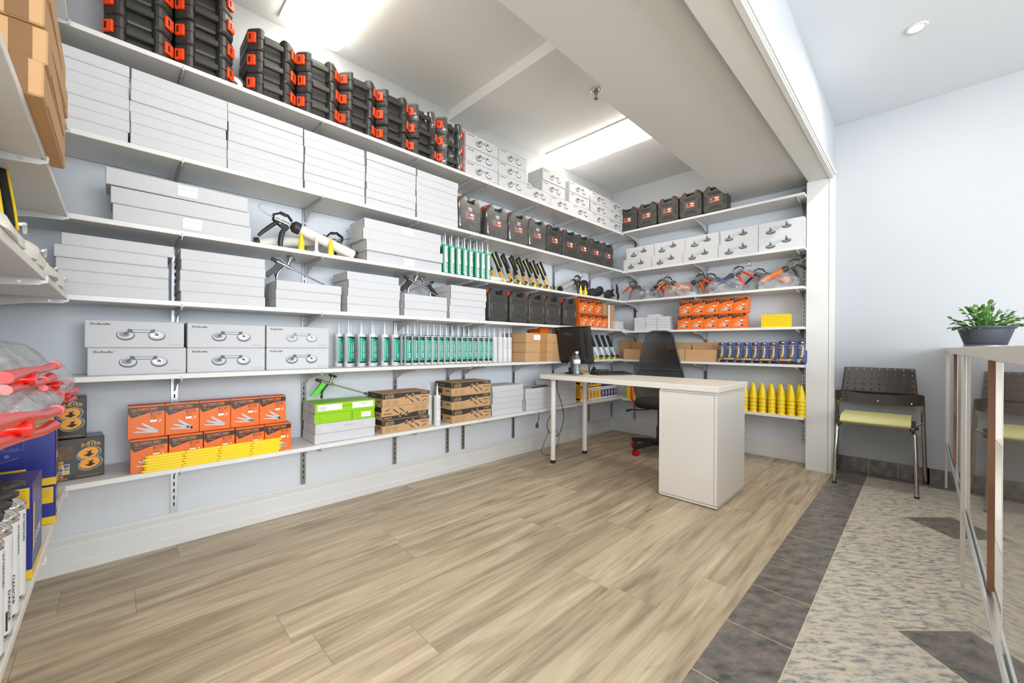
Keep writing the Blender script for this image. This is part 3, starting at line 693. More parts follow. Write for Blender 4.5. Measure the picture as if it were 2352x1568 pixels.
# ---------------------------------------------------------------- printed kraft cartons
KP = mat('kraft_printed', (188, 152, 108), .75, var=.05, scale=20); KB = mat('kraft_black_print', (52, 47, 44), .6)
def make_kraft(w, h, flip=False):
    root = MB().bbox(0, 0, 0, w, .2, h, KP, .0015).build('printed_kraft_carton')
    p = MB()
    if flip: p.T = Matrix.Translation((w, 0, h)) @ Matrix.Rotation(PI, 4, 'Y')
    s = w / .32
    p.pol([(.001, h * .56), (w * .3, h * .58), (w * .55, h * .72), (w - .001, h * .74), (w - .001, h - .001), (.001, h - .001)], KB, 1)
    p.text('JUSTER', w * .05, h * .66, .016 * s, KP, 2, w=w * .18, bold=.0005); p.tube([(w * (.09 + .13 * t), -.0012, h * (.86 + .10 * math.sin(PI * t))) for t in [i / 8 for i in range(9)]], .0012, 4, KP)
    p.text('Professional Tools', w * .05, h * .58, .006, KP, 2, w=w * .17)
    p.text('JL398801', w * .80, h * .82, .010 * s, KP, 2, w=w * .16, bold=.0003)
    for q in (0, 1):
        cx = w * (.48 + .13 * q); cz = h * (.62 + .06 * q)
        p.pol([(cx - .012 * s, cz - .010 * s), (cx, cz - .016 * s), (cx + .014 * s, cz + .012 * s), (cx + .002 * s, cz + .018 * s)], KP, 3); p.pol([(cx - .008 * s, cz - .006 * s), (cx, cz - .011 * s), (cx + .009 * s, cz + .008 * s), (cx + .002 * s, cz + .012 * s)], KB, 4)
        p.line((cx + .006 * s, cz), (cx + .052 * s, cz - .036 * s), .0028 * s, KB, 3); p.line((cx + .026 * s, cz - .016 * s), (cx + .052 * s, cz - .036 * s), .0055 * s, KB, 4)
    for q in range(4): p.rect(w * .06, h * (.12 + .09 * q), w * .16, h * (.135 + .09 * q), KB, 1); p.rect(w * .20, h * (.12 + .09 * q), w * .32, h * (.135 + .09 * q), KB, 1)
    p.text('Sausage gun', w * .80, h * .52, .010 * s, KB, 1, w=w * .16, shear=.2, bold=.0003)
    p.tube([(w * .83, -.001, h * .16), (w * .87, -.001, h * .26), (w * .93, -.001, h * .30)], .0022, 4, KB)
    p.build('printed_front', root)
    e = MB(); e.box(-.0007, .001, h * .6, 0, .199, h - .001, KB); e.T = Matrix.Translation((-.0008, 0, 0)) @ Matrix.Rotation(-PI / 2, 4, 'Z'); e.text('JUSTER', -.14, h * .70, .013, KP, 1, w=.05); e.text('Caulk', -.07, h * .30, .014, KB, 1, w=.045, bold=.0006); e.rect(-.16, h * .15, -.11, h * .5, KB, 1)
    e.T = Matrix.Identity(4); e.build('end_panel', root)
    return root
for gi, (w, h, y0, xf) in enumerate([(.322, .0780, -2.958, .266), (.345, .0910, -2.468, .284)]):
    for k in range(3):
        o = make_kraft(w, h, flip=(gi == 0 and k == 1)); o.name = 'printed_kraft_carton'
        o.matrix_world = A(xf - .004 * k, y0 + [0, -.004, .004][k] * (1 if gi == 0 else .4), SA[5] + .0003 + k * (h + .0007), dz=[.0, .01, -.01][k]) @ Matrix.Rotation(0, 4, 'Y')
        tag(o, 'brown carton with black printed band, %s of the %s stack of three' % (LV[3][k], ('shorter left', 'taller right')[gi]), 'box', 'printed brown cartons on the lowest shelf')
# plain brown cartons on the fifth shelf
def make_brown(w, h, d, sticker=False):
    root = MB().bbox(0, 0, 0, w, d, h, KRAFT, .002).build('brown_carton')
    e = MB(); e.box(.0, -.0007, h * .5 - .001, w, 0, h * .5 + .001, KRAFTD) if False else e.box(.002, -.0007, .002, .012, 0, h - .002, KRAFTD) if False else e.box(-.0007, .01, h - .004, 0, d, h - .002, KRAFTD)
    e.box(w * .30, -.0006, .001, w * .46, -.0001, h - .001, mat('packing_tape', (170, 128, 84), .25)); e.build('tape', root)
    if sticker:
        p = MB(); p.rect(w * .16, h * .30, w * .30, h * .80, PAPER, 2); p.text('NOZZLE', w * .175, h * .50, .010, INKG, 3, w=w * .11); p.build('sticker', root)
    return root
for k in range(3):
    o = make_brown(.56, .0770, .24, k == 2); o.name = 'brown_carton'; o.matrix_world = A(.290, -1.765 + .004 * k, SA[4] + .0003 + k * .0777); tag(o, 'taped brown carton, %s of three between the white tubes and the monitor' % LV[3][k], 'box', 'brown cartons behind the monitor')

# ---------------------------------------------------------------- orange blade boxes
OW, OH, OD = .1145, .1340, .070
def make_orange():
    w, h = OW, OH
    root = MB().bbox(0, 0, 0, w, OD, h, OBOX, .0012).build('blade_box')
    p = MB(); K_ = mat('box_black_print', (38, 34, 34), .4)
    p.pol([(.001, h - .006), (.001, h - .030), (.011, h - .049), (.068, h - .030), (w - .001, h - .027), (w - .001, h - .006)], K_, 1)
    p.rect(.012, h - .026, .026, h - .013, OTXT, 2); p.rect(.013, h - .025, .025, h - .014, K_, 3); p.line((.015, h - .016), (.019, h - .021), .0018, OTXT, 4); p.line((.023, h - .016), (.019, h - .021), .0018, OTXT, 4); p.line((.019, h - .020), (.019, h - .025), .0018, OTXT, 4)
    p.text('FOREST BIRD', .030, h - .0185, .0078, OTXT, 2, w=.062, bold=.0003); p.text('SUPERIOR SPRING STEEL', .030, h - .0245, .0034, OTXT, 2, w=.061); p.text('SLN-400', .013, h - .036, .0045, OTXT, 2, w=.024)
    p.text('美工刀片', .068, h - .044, .0105, K_, 1, w=.036, bold=.0002)
    for q in range(3): p.rect(.068, h - .050 - .0042 * q, .088, h - .0488 - .0042 * q, KRAFTD, 1)
    p.pol([(.068, h - .071), (.087, h - .071), (.090, h - .062), (.068, h - .062)], PAPER, 1); p.rect(.092, h - .071, .103, h - .069, PAPER, 1); p.rect(.098, h - .066, .103, h - .062, PAPER, 1)
    bl = mat('printed_blade', (200, 200, 200), .3)
    base = (.092, .022)
    for (dx, dz, wd) in ((-.050, .036, .013), (-.066, .020, .011), (-.074, .004, .009)):
        d = Vector((dx, dz)).normalized(); n_ = Vector((-d.y, d.x)) * wd / 2; e_ = Vector(base) + Vector((dx, dz)); q = 2
        p.pol([tuple(Vector(base) + n_), tuple(e_ + n_ * .2 + d * -.004), tuple(e_ - n_ + d * .005), tuple(Vector(base) - n_)], bl, q); p.line(tuple(Vector(base) - n_), tuple(e_ - n_), .0008, INKM, 3)
    p.text('CUTTER BLADES', .038, .009, .0028, KRAFTD, 1, w=.036)
    p.build('printed_front', root)
    e = MB(); e.box(.001, .002, h, w - .001, OD - .002, h + .0005, mat('orange_lid', (196, 88, 40), .4)); e.build('lid', root)
    return root
K_o = Kind(make_orange(), 'box')
for i in range(5):
    K_o.put(A(.266 + .003 * (i % 2), -4.038 + .1185 * i, SA[5] + .0003, dz=rg.uniform(-.03, .03)), 'orange cutter blade box on the lowest shelf, lower row, %s from the left' % ORD[i], 'orange blade boxes on the lowest shelf')
for i in range(5):
    K_o.put(A(.240, -4.046 + .1160 * i, SA[5] + OH + .0014, dz=rg.uniform(-.02, .02)), 'orange cutter blade box on the lowest shelf, upper row, %s from the left' % ORD[i], 'orange blade boxes on the lowest shelf')
for i in range(4):
    K_o.put(A(.270, -1.010 + .1165 * i, SA[3] + .0003), 'orange blade box right of the black cases, lower row, %s from the left' % ORD[i], 'orange blade boxes beside the black cases')
for i in range(3):
    K_o.put(A(.262, -1.012 + .1165 * i + (.02 if i == 2 else 0), SA[3] + OH + .0014), 'orange blade box right of the black cases, upper row, %s from the left' % ORD[i], 'orange blade boxes beside the black cases')
for r in range(2):
    for i in range(5):
        K_o.put(B(.870 + .1165 * i + (.012 if r else 0), -.285 + .004 * r, SB[3] + .0003 + r * (OH + .0012)), 'orange blade box on the back wall shelf, %s row, %s from the left' % (('lower', 'upper')[r], ORD[i]), 'orange blade boxes on the back wall')
K_o.put(A(.18, -1.46, SA[4] + 3 * .0777 + .001, dz=.0) @ Matrix.Rotation(-PI / 2, 4, 'X') @ Matrix.Translation((0, -OD, 0)), 'orange blade box lying flat on the brown cartons beside the monitor')
K_o.done()
# yellow blade sleeves
def make_sleeve():
    root = MB().bbox(0, 0, 0, .118, .018, .0112, YEL, .001).build('blade_sleeve')
    MB().box(-.006, .003, .002, .0, .015, .0095, YEL).box(-.0065, .004, .0035, -.0005, .014, .008, INKG).build('cap', root)
    return root
K_y = Kind(make_sleeve(), 'blade sleeve')
for c in range(4):
    for k in range(6):
        K_y.put(A(.289, -3.996 + c * .124 + (.004 if k % 2 else -.003) + .001 * k, SA[5] + .0003 + k * .0114), 'yellow blade sleeve, number %s up in the %s pile before orange boxes' % (['one', 'two', 'three', 'four', 'five', 'six'][k], ORD[c]), 'yellow blade sleeves on the lowest shelf')
K_y.done()
def make_block():
    root = MB().bbox(0, 0, 0, .0315, .110, .0128, YEL, .001).build('blade_sleeve')
    MB().box(.004, -.001, .0095, .0275, 0, .0115, mat('sleeve_shadow', (150, 120, 10), .6)).build('slot', root)
    return root
K_b = Kind(make_block(), 'blade sleeve')
for c in range(6):
    for k in range(8):
        K_b.put(B(1.562 + c * .0322, -.285, SB[3] + .0003 + k * .0131), 'yellow blade sleeve in the back wall block, %s column, %s row from bottom' % (ORD[c], ORD[k]), 'yellow blade sleeves stacked on the back wall')
K_b.done()

# ---------------------------------------------------------------- black disc boxes at the near end of the lowest shelf
def make_disc_box():
    w, h = .150, .157; K_ = mat('glossy_black_box', (24, 24, 26), .22)
    root = MB().bbox(0, 0, 0, w, .115, h, K_, .0015).build('cutting_disc_box')
    p = MB(); Y = mat('amber_print', (240, 160, 30), .4)
    p.text('JUSTER', .086, h - .034, .0125, Y, 1, w=.054, bold=.0005); p.tube([(.103 + .024 * t, -.001, h - .022 + .006 * math.sin(PI * t)) for t in [i / 8 for i in range(9)]], .0012, 4, PAPER)
    for (cx, cz) in ((.108, .093), (.112, .055)):
        p.disc(cx, cz, .0345, .0250, INKL, 1 + (cz < .08) * 5, 28, .35); p.disc(cx, cz, .0325, .0235, INKM, 2 + (cz < .08) * 5, 26, .35); p.disc(cx - .002, cz + .002, .0285, .0205, Y, 3 + (cz < .08) * 5, 26, .35)
        p.pol([(cx - .016, cz - .004), (cx + .002, cz + .002), (cx + .014, cz - .002), (cx, cz - .012)], INK, 4 + (cz < .08) * 5); p.pol([(cx - .010, cz + .008), (cx + .010, cz + .012), (cx + .004, cz + .004)], INK, 4 + (cz < .08) * 5); p.disc(cx, cz + .002, .005, .0036, INK, 5 + (cz < .08) * 5, 10)
        for k in range(9):
            a = 2 * PI * k / 9; c, q = math.cos(a), math.sin(a); p.line((cx + .029 * c, cz + .021 * q), (cx + .0335 * c, cz + .0245 * q), .0012, K_, 4 + (cz < .08) * 5)
    for q in range(9): p.rect(.020, h - .030 - .0058 * q, .068 - (q % 3) * .004, h - .0285 - .0058 * q, mat('amber_dim', (170, 110, 40), .5), 1)
    for q in range(7): p.rect(.007, h - .026 - .0075 * q, .013, h - .021 - .0075 * q, Y, 1)
    p.rect(.008, h - .092, .040, h - .081, Y, 1); p.text('CE', .011, h - .0895, .006, K_, 2, w=.012)
    p.rect(.007, .024, .056, .062, PAPER, 1)
    for a in range(3):
        for c in range(3): p.rect(.0085 + a * .016, .0255 + c * .0122, .0225 + a * .016, .0360 + c * .0122, (INKM, INKG, YELP)[(a + 2 * c) % 3], 2)
    p.rect(.007, .013, .040, .020, Y, 1); p.rect(.007, .004, .052, .0105, mat('amber_dim', (170, 110, 40), .5), 1); p.text('www.justertools.com', .072, .0085, .0045, Y, 1, w=.064)
    p.build('printed_front', root)
    return root
K_d = Kind(make_disc_box(), 'box')
K_d.put(A(.212, -4.262, SA[5] + .0003, dz=.08), 'black box printed with two orange cutting discs, lower right one of the pair', 'cutting disc boxes')
K_d.put(A(.206, -4.312, SA[5] + .1585, dz=.03), 'black box printed with two orange cutting discs, stacked on top', 'cutting disc boxes'); K_d.done()
# ================================================================ sealant cartridges
def patch(b, r, a0, a1, z0, z1, mt, n=8, sl0=0.0, sl1=0.0, l=0):
    r = r + .0003 * (l + 1); vs = []; fs = []
    for i in range(n + 1):
        t = i / n; a = math.radians(a0 + (a1 - a0) * t)
        vs += [(r * math.sin(a), -r * math.cos(a), z0 + sl0 * t), (r * math.sin(a), -r * math.cos(a), z1 + sl1 * t)]
    for i in range(n): fs.append((2 * i, 2 * i + 2, 2 * i + 3, 2 * i + 1))
    b.add(vs, fs, mt, True)
TR, TH = .0230, .196
def make_tube(kind):
    body = GREENT if kind == '830+' else TUBEW
    b = MB(); b.lathe([(TR - .001, 0), (TR, .002), (TR, TH - .012), (TR + .0004, TH - .011), (TR + .0004, TH - .002), (TR - .002, TH), (.007, TH), (.007, TH + .004)], 20, body)
    root = b.build('sealant_tube')
    nz = MB(); nz.lathe([(.0085, TH + .0005), (.0085, TH + .006), (.0062, TH + .008), (.0058, TH + .020), (.0022, TH + .078), (.0, TH + .0785)], 10, NOZ, caps=False); nz.build('nozzle', root)
    if kind == '834':
        p = MB(); patch(p, TR, -12, 118, .020, .176, TEAL, 12); patch(p, TR, -12, 118, .020, .030, INK, 12, 0, -.003, 1); patch(p, TR, -12, 118, .170, .182, INK, 12, -.010, 0, 1)
        patch(p, TR, -150, -14, .028, .172, TUBEG, 12, 0, 0, 0)
        for q in range(4): patch(p, TR, -64 + q * 12, -60 + q * 12, .034, .10 + .05 * (q % 2), INKG, 2, 0, 0, 1)
        p.text('Tremflex 834', .0, .150, .0115, PAPER, 0, w=.100, rot=-PI / 2, bold=.0003, cyl=(TR + .0009, math.radians(38)))
        p.text('Siliconized acrylic sealant', .0, .145, .0035, PAPER, 0, w=.085, rot=-PI / 2, cyl=(TR + .0009, math.radians(12)))
        p.text('TREMCO', .0, .1755, .005, PAPER, 0, w=.018, cyl=(TR + .0012, math.radians(20)))
        p.build('wrapped_label', root)
        c = MB(); c.lathe([(TR + .0012, TH - .020), (TR + .0012, TH - .004)], 20, TUBEW, caps=False); c.build('cap', root)
    if kind == '830':
        p = MB(); patch(p, TR, -4, 122, .016, .182, TEAL, 12); patch(p, TR, -4, 122, .012, .030, INK, 12, 0, -.004, 1); patch(p, TR, -4, 122, .166, .186, INK, 12, -.006, 0, 1)
        patch(p, TR, -150, -12, .014, .184, TUBEG, 12, 0, 0, 0); patch(p, TR, -4, 122, .174, .178, TEAL, 12, 0, 0, 2)
        p.text('Tremco 830', .0, .158, .0120, PAPER, 0, w=.112, rot=-PI / 2, bold=.0005, cyl=(TR + .0009, math.radians(42)))
        p.text('Insulating glass sealant', .0, .140, .0035, PAPER, 0, w=.085, rot=-PI / 2, cyl=(TR + .0009, math.radians(16)))
        p.build('wrapped_label', root)
        c = MB(); c.lathe([(TR + .0008, TH - .004), (TR + .0008, TH - .001), (TR - .002, TH + .0004)], 20, INKM, caps=False); c.build('cap', root)
    if kind == '830+':
        p = MB(); patch(p, TR, -8, 48, .010, .186, TUBEW, 8, 0, 0, 0); p.text('830+', .0, .078, .019, GREENT, 0, w=.062, rot=-PI / 2, bold=.0005, cyl=(TR + .0010, math.radians(6)))
        p.text('TREMPRO', .0, .178, .009, INKM, 0, w=.075, rot=-PI / 2, cyl=(TR + .0010, math.radians(24))); patch(p, TR, -26, -20, .02, .18, TUBEW, 2)
        p.build('wrapped_label', root)
        c = MB(); c.lathe([(TR + .0010, TH - .014), (TR + .0010, TH - .003)], 20, mat('green_cap', (70, 176, 140), .35), caps=False); c.build('cap', root)
    if kind == 'plain':
        p = MB(); patch(p, TR, -40, 120, .030, .100, mat('pale_print', (214, 216, 216), .5), 10); patch(p, TR, -40, 120, .108, .112, INKL, 10); p.text('SEALANT', .0, .16, .004, INKG, 0, w=.03, rot=-PI / 2, cyl=(TR + .0009, math.radians(20))); p.build('wrapped_label', root)
        c = MB(); c.lathe([(TR + .0010, TH - .010), (TR + .0010, TH - .002)], 20, TUBEW, caps=False); c.build('cap', root)
    return root
K834 = Kind(make_tube('834'), 'sealant tube'); K830 = Kind(make_tube('830'), 'sealant tube'); K83p = Kind(make_tube('830+'), 'sealant tube'); Kpl = Kind(make_tube('plain'), 'sealant tube')
z = SA[4] + .0003
for i, y in enumerate([-3.108, -3.032, -2.962, -2.882, -2.812]):
    K834.put(A(.135, y, z, dz=rg.uniform(-.75, -.35)), 'wide capped white tube with teal label, front row, %s from left, fifth shelf' % ORD[i], 'sealant tubes with a wide white cap on the fifth shelf')
for i, y in enumerate([-3.140, -3.070, -2.997, -2.922, -2.847]):
    K834.put(A(.075, y, z, dz=rg.uniform(-.75, -.35)), 'wide capped white tube with teal label, back row, %s from left, fifth shelf' % ORD[i], 'sealant tubes with a wide white cap on the fifth shelf')
for i in range(15):
    K830.put(A(.137 + rg.uniform(-.004, .004), -2.722 + .0507 * i + (.0 if i < 4 else .002), z, dz=rg.uniform(-.90, -.60)), 'teal labelled tube with dark rim, front row, %s from left, fifth shelf' % ORD[i], 'dark rimmed sealant tubes on the fifth shelf')
for i in range(15):
    K830.put(A(.080 + rg.uniform(-.003, .003), -2.772 + .0515 * i, z, dz=rg.uniform(-1.0, -.3)), 'teal labelled tube with dark rim, back row, %s from left, fifth shelf' % ORD[i], 'dark rimmed sealant tubes on the fifth shelf')
for i, (x, y) in enumerate([(.130, -1.952), (.137, -1.900), (.137, -1.849), (.135, -1.797), (.082, -1.925), (.082, -1.835)]):
    Kpl.put(A(x, y, z, dz=rg.uniform(-.3, .3)), 'plain white sealant tube left of the brown cartons, %s from the left' % ['first', 'third', 'fifth', 'last', 'second, set back,', 'fourth, set back,'][i], 'plain white tubes beside the brown cartons')
for i in range(8):
    K83p.put(A(.240 + rg.uniform(-.003, .003), -2.503 + .0545 * i, SA[2] + .0003, dz=rg.uniform(-.65, -.40)), 'green and white sealant tube on the third shelf, front row, %s from the left' % ORD[i], 'green sealant tubes on the third shelf')
for i in range(7):
    K83p.put(A(.185, -2.480 + .0545 * i, SA[2] + .0003, dz=rg.uniform(-.8, -.2)), 'green and white sealant tube on the third shelf, back row, %s from the left' % ORD[i], 'green sealant tubes on the third shelf')
Kpl.put(A(.245, -2.562, SA[5] + .0003), 'plain white sealant tube between the printed brown cartons, front one', 'white tubes between the printed cartons')
Kpl.put(A(.190, -2.592, SA[5] + .0003), 'plain white sealant tube between the printed brown cartons, rear one', 'white tubes between the printed cartons')
for k in (K834, K830, K83p, Kpl): k.done()

# ---------------------------------------------------------------- cones
def make_cone(mt, r=.026, h=.135, ring=True):
    pr = [(r, 0), (r * .98, .004), (r * .72, h * .45), (r * .12, h * .97), (.0, h)]
    b = MB()
    if ring: b.lathe([(r + .0035, .0), (r + .0035, .003), (r - .001, .0035)], 16, mt)
    b.lathe([(r - .001, .001), (r * .86, h * .30), (r * .70, h * .52), (r * .18, h * .96), (0, h)], 16, mt, caps=False)
    return b.build('nozzle_cone')
YC = mat('cone_yellow', (232, 200, 16), .4)
Kc = Kind(make_cone(YC, .0275, .126), 'cone')
for r in range(2):
    cols = [.340, .405, .470, .535, .600, .665] if r == 0 else []
    cols += [1.30 + .0665 * i for i in range(9)] if r == 0 else [1.335 + .0665 * i for i in range(8)]
    for ci, x in enumerate(cols):
        for k in range(5):
            gi = ci if (r == 1 or ci < 6) else ci - 6
            grp = 'behind the desk chair' if (r == 0 and ci < 6) else 'near the pillar'
            Kc.put(B(x, -.245 + .085 * r, SB[5] + .0003 + .0300 * k), 'yellow cone %s, %s %s, %s in its stack' % (grp, ORD[gi], 'front stack' if r == 0 else 'rear stack', LV[5][k]), 'stacked yellow cones on the back wall')
Kc.done()
Kc = Kind(make_cone(YEL, .0165, .098, False), 'cone')
for (xf, y, t) in ((.262, -3.405, 'left of the clear one'), (.262, -3.258, 'right of the clear one'), (.255, -.985, 'left one beside the grey barrel'), (.255, -.910, 'right one beside the grey barrel')):
    Kc.put(A(xf, y, SA[2] + .0003), 'yellow nozzle cone standing on the third shelf, ' + t, 'single yellow cones on the third shelf')
b = MB(); b.lathe([(.016, 0), (.016, .004), (.0085, .014), (.0080, .045), (.003, .090), (0, .091)], 14, BARREL, caps=False); o = b.build('nozzle_cone'); o.matrix_world = A(.262, -3.332, SA[2] + .0003); tag(o, 'clear nozzle cone between the two yellow ones on the third shelf', 'cone')

# ---------------------------------------------------------------- sealant guns
def make_gun(barrel, grip, L=.36, r=.026, cradle=False, frame=BLACK, hook=STEEL):
    """barrel runs along +x from the origin, grip hangs down at the -x end"""
    root = empty('sealant_gun')
    b = MB()
    if not cradle: b.cyl((0, 0, 0), (L, 0, 0), r, r, 22, barrel)
    else:
        rings = []
        for (x, rr_) in ((0, r), (L, r)):
            rings.append([(x, rr_ * math.sin(a), -rr_ * math.cos(a)) for a in [math.radians(-115 + 230 * i / 12) for i in range(13)]] + [(x, (rr_ - .003) * math.sin(a), -(rr_ - .003) * math.cos(a)) for a in [math.radians(115 - 230 * i / 12) for i in range(13)]])
        b.loft(rings, barrel, smooth=False); b.cyl((.01, 0, 0), (L - .02, 0, 0), .004, .004, 8, STEEL); b.cyl((L * .4, 0, 0), (L * .41, 0, 0), r * .8, r * .8, 14, STEEL)
    b.build('barrel', root)
    c = MB(); c.cyl((-.004, 0, 0), (.026, 0, 0), r + .004, r + .004, 22, frame); c.cyl((-.018, 0, 0), (-.004, 0, 0), r * .5, r + .002, 16, frame); c.build('rear_ring', root)
    c = MB(); c.cyl((L - .014, 0, 0), (L + .002, 0, 0), r + .003, r + .003, 22, frame); c.build('front_ring', root)
    f = MB()
    for yy in (-.0085, .0085): f.tube([(-.018, yy, .020), (-.045, yy, .040), (-.078, yy, .036), (-.104, yy, .012), (-.098, yy, -.012), (-.078, yy, -.024), (-.050, yy, -.028), (-.020, yy, -.022)], .0058, 4, frame, smooth=False, flat=.45)
    f.box(-.082, -.009, .030, -.048, .009, .042, frame); f.box(-.060, -.009, -.034, -.022, .009, -.016, frame); f.box(-.108, -.009, .002, -.098, .009, .016, frame)
    f.build('frame', root)
    s = MB(); s.cyl((-.085, 0, -.004), (-.025, 0, -.004), .0095, .0095, 12, STEEL); s.cyl((-.07, -.009, .006), (-.07, .009, .006), .006, .006, 10, CHROME); s.build('spring', root)
    rd = MB(); rd.tube([(0, 0, 0), (-.13, 0, 0), (-.155, 0, .004), (-.170, 0, .020), (-.166, 0, .040), (-.148, 0, .047), (-.138, 0, .042)], .0032, 8, hook); rd.build('plunger_rod', root)
    g = MB(); g.tube([(-.036, 0, -.022), (-.042, 0, -.060), (-.034, 0, -.110), (-.022, 0, -.135)], [.009, .0105, .010, .008], 8, grip, flat=1.3); g.build('handle', root)
    g = MB(); g.tube([(-.074, 0, -.010), (-.095, 0, -.045), (-.118, 0, -.090), (-.130, 0, -.120)], [.008, .010, .009, .007], 8, grip, flat=1.2); g.build('trigger', root)
    return root
def gun_at(root, M_, label, grp=None):
    root.matrix_world = M_; tag(root, label, 'sealant gun', grp); return root
FR = Matrix.Rotation
# two big sausage guns crossed on the third shelf; local frame of the wall: x right, y back, z up
g = make_gun(BARREL, BLACK, .335, .0265)
gun_at(g, A(.215, -3.425, SA[2] + .128) @ FR(math.radians(-1), 4, 'Z') @ FR(math.radians(17.5), 4, 'Y'), 'black sealant gun with frosted barrel, front one of the crossed pair on third shelf')
g = make_gun(BARREL, BLACK, .345, .0265)
gun_at(g, A(.115, -3.240, SA[2] + .112) @ FR(PI, 4, 'Z') @ FR(math.radians(13), 4, 'Y'), 'black sealant gun with frosted barrel, rear one pointing left on third shelf')
g = make_gun(mat('grey_barrel', (190, 190, 188), .3, .4), BLACK, .230, .0240)
gun_at(g, A(.175, -.985, SA[2] + .132) @ FR(PI, 4, 'Z') @ FR(math.radians(24), 4, 'Y'), 'sealant gun with grey metal barrel behind the two yellow cones near the corner')

# bags of guns on the back wall
def blob(w, d, h, seed, mt, name, parent=None, n=9, m=22):
    r_ = random.Random(seed); ph = [r_.uniform(0, 6.28) for _ in range(8)]; rings = []
    for i in range(n):
        t = i / (n - 1); zz = h * t; k = math.sqrt(max(0.0, 1 - (t * 1.0) ** 2.2)) if t < 1 else 0.0
        k = .12 + .88 * k
        ring = []
        for j in range(m):
            a = 2 * PI * j / m
            q = 1 + .07 * math.sin(3 * a + ph[0] + 3 * t) + .05 * math.sin(7 * a + ph[1] - 5 * t) + .035 * math.sin(11 * a + ph[2] + 8 * t)
            ca, sa = math.cos(a), math.sin(a); e = .72
            ring.append((w / 2 * k * q * math.copysign(abs(ca) ** e, ca), d / 2 * k * q * math.copysign(abs(sa) ** e, sa), zz + h * .05 * math.sin(5 * a + ph[3]) * (t if t < .95 else 0) + .0005))
        rings.append(ring)
    b = MB(); b.loft(rings, mt, smooth=True); return b.build(name, parent)
bx = [(.455, .32, 'leftmost bag, blue guns with red grips'), (.840, .33, 'second bag, orange guns'), (1.235, .36, 'third bag, blue guns with red grips'), (1.640, .36, 'bag nearest the pillar, orange guns')]
zb3 = SB[2] + .0003
for i, (cx, w, t) in enumerate(bx):
    og = i % 2 == 1; bar = ORG if og else BLUEG; gr = BLACK if i == 3 else (ORG if og else REDO)
    if i == 0: P1, P2 = (.395, -.175, .145, 0, 28), (.560, -.085, .140, PI, 28)
    elif i == 1: P1, P2 = (.775, -.185, .150, 0, 24), (.945, -.085, .150, PI, 28)
    elif i == 2: P1, P2 = (1.310, -.185, .160, PI, 30), (1.150, -.085, .150, 0, 24)
    else: P1, P2 = (1.715, -.180, .168, PI, 26), (1.550, -.085, .145, 0, 22)
    for q, (gx, gy, gz, rz, dn) in enumerate((P1, P2)):
        g = make_gun(bar, gr, .205, .020, cradle=(i < 2), frame=mat('gun_head', (96, 92, 86), .35, .7), hook=CHROME)
        gun_at(g, B(gx, gy, SB[2] + gz) @ FR(rz, 4, 'Z') @ FR(math.radians(dn), 4, 'Y'), '%s caulking gun in clear bag on the back wall, %s in the %s bag' % ('orange' if og else 'blue', ('front one', 'rear one')[q], ORD[i]), 'bagged caulking guns')
    bg_ = blob(w, .21, .150, 20 + i, BAG, 'clear_bag'); bg_.matrix_world = B(cx, -.150, SB[2]); tag(bg_, 'crumpled clear plastic bag on the back wall, ' + t, 'plastic bag', 'clear bags of caulking guns')

# ---------------------------------------------------------------- foam guns
def make_foam(grip, cupm, tip=None):
    root = empty('foam_gun')
    b = MB(); b.cyl((-.035, 0, 0), (.035, 0, 0), .0085, .0085, 12, CHROME); b.cyl((-.055, 0, 0), (-.035, 0, 0), .0075, .0105, 12, BLACK); b.cyl((-.062, 0, 0), (-.055, 0, 0), .009, .009, 10, BLACK); b.build('valve_body', root)
    b = MB(); b.cyl((.035, 0, 0), (.235, 0, 0), .0042, .0038, 12, CHROME)
    if tip: b.cyl((.225, 0, 0), (.243, 0, 0), .0062, .005, 10, tip)
    b.build('barrel', root)
    b = MB(); b.lathe([(.008, 0), (.008, .018), (.012, .024), (.013, .030)], 16, CHROME, c=(.016, 0, .008)); b.lathe([(.013, .030), (.022, .034), (.022, .042), (.014, .044)], 18, cupm, c=(.016, 0, .008)); b.build('can_adapter', root)
    g = MB(); g.loft([[(x + dx * .5, y, zz) for x, y in ((-.012 * k, -.0085), (.014 * k, -.0085), (.014 * k, .0085), (-.012 * k, .0085))] for dx, zz, k in ((-.038, -.006, 1.1), (-.050, -.030, 1.0), (-.075, -.060, 1.05), (-.100, -.092, 1.0))], grip); g.tube([(-.030, 0, -.050), (-.018, 0, -.064), (-.012, 0, -.074)], .004, 6, grip); g.build('handle', root)
    t = MB(); t.tube([(.006, 0, -.008), (-.004, 0, -.030), (-.010, 0, -.055), (-.004, 0, -.080), (.002, 0, -.090)], [.0045, .004, .0045, .0045, .003], 8, CHROME if grip is not GREEN_G else BLACK, flat=1.6); t.build('trigger', root)
    h = MB(); h.tube([(-.045, 0, .010), (-.030, 0, .026), (-.010, 0, .016), (.002, 0, .012)], .0018, 6, STEEL); h.build('hook', root)
    return root
GREEN_G = mat('green_grip', (92, 200, 60), .4)
S4 = SA[3] + 3 * .0454 + .0008
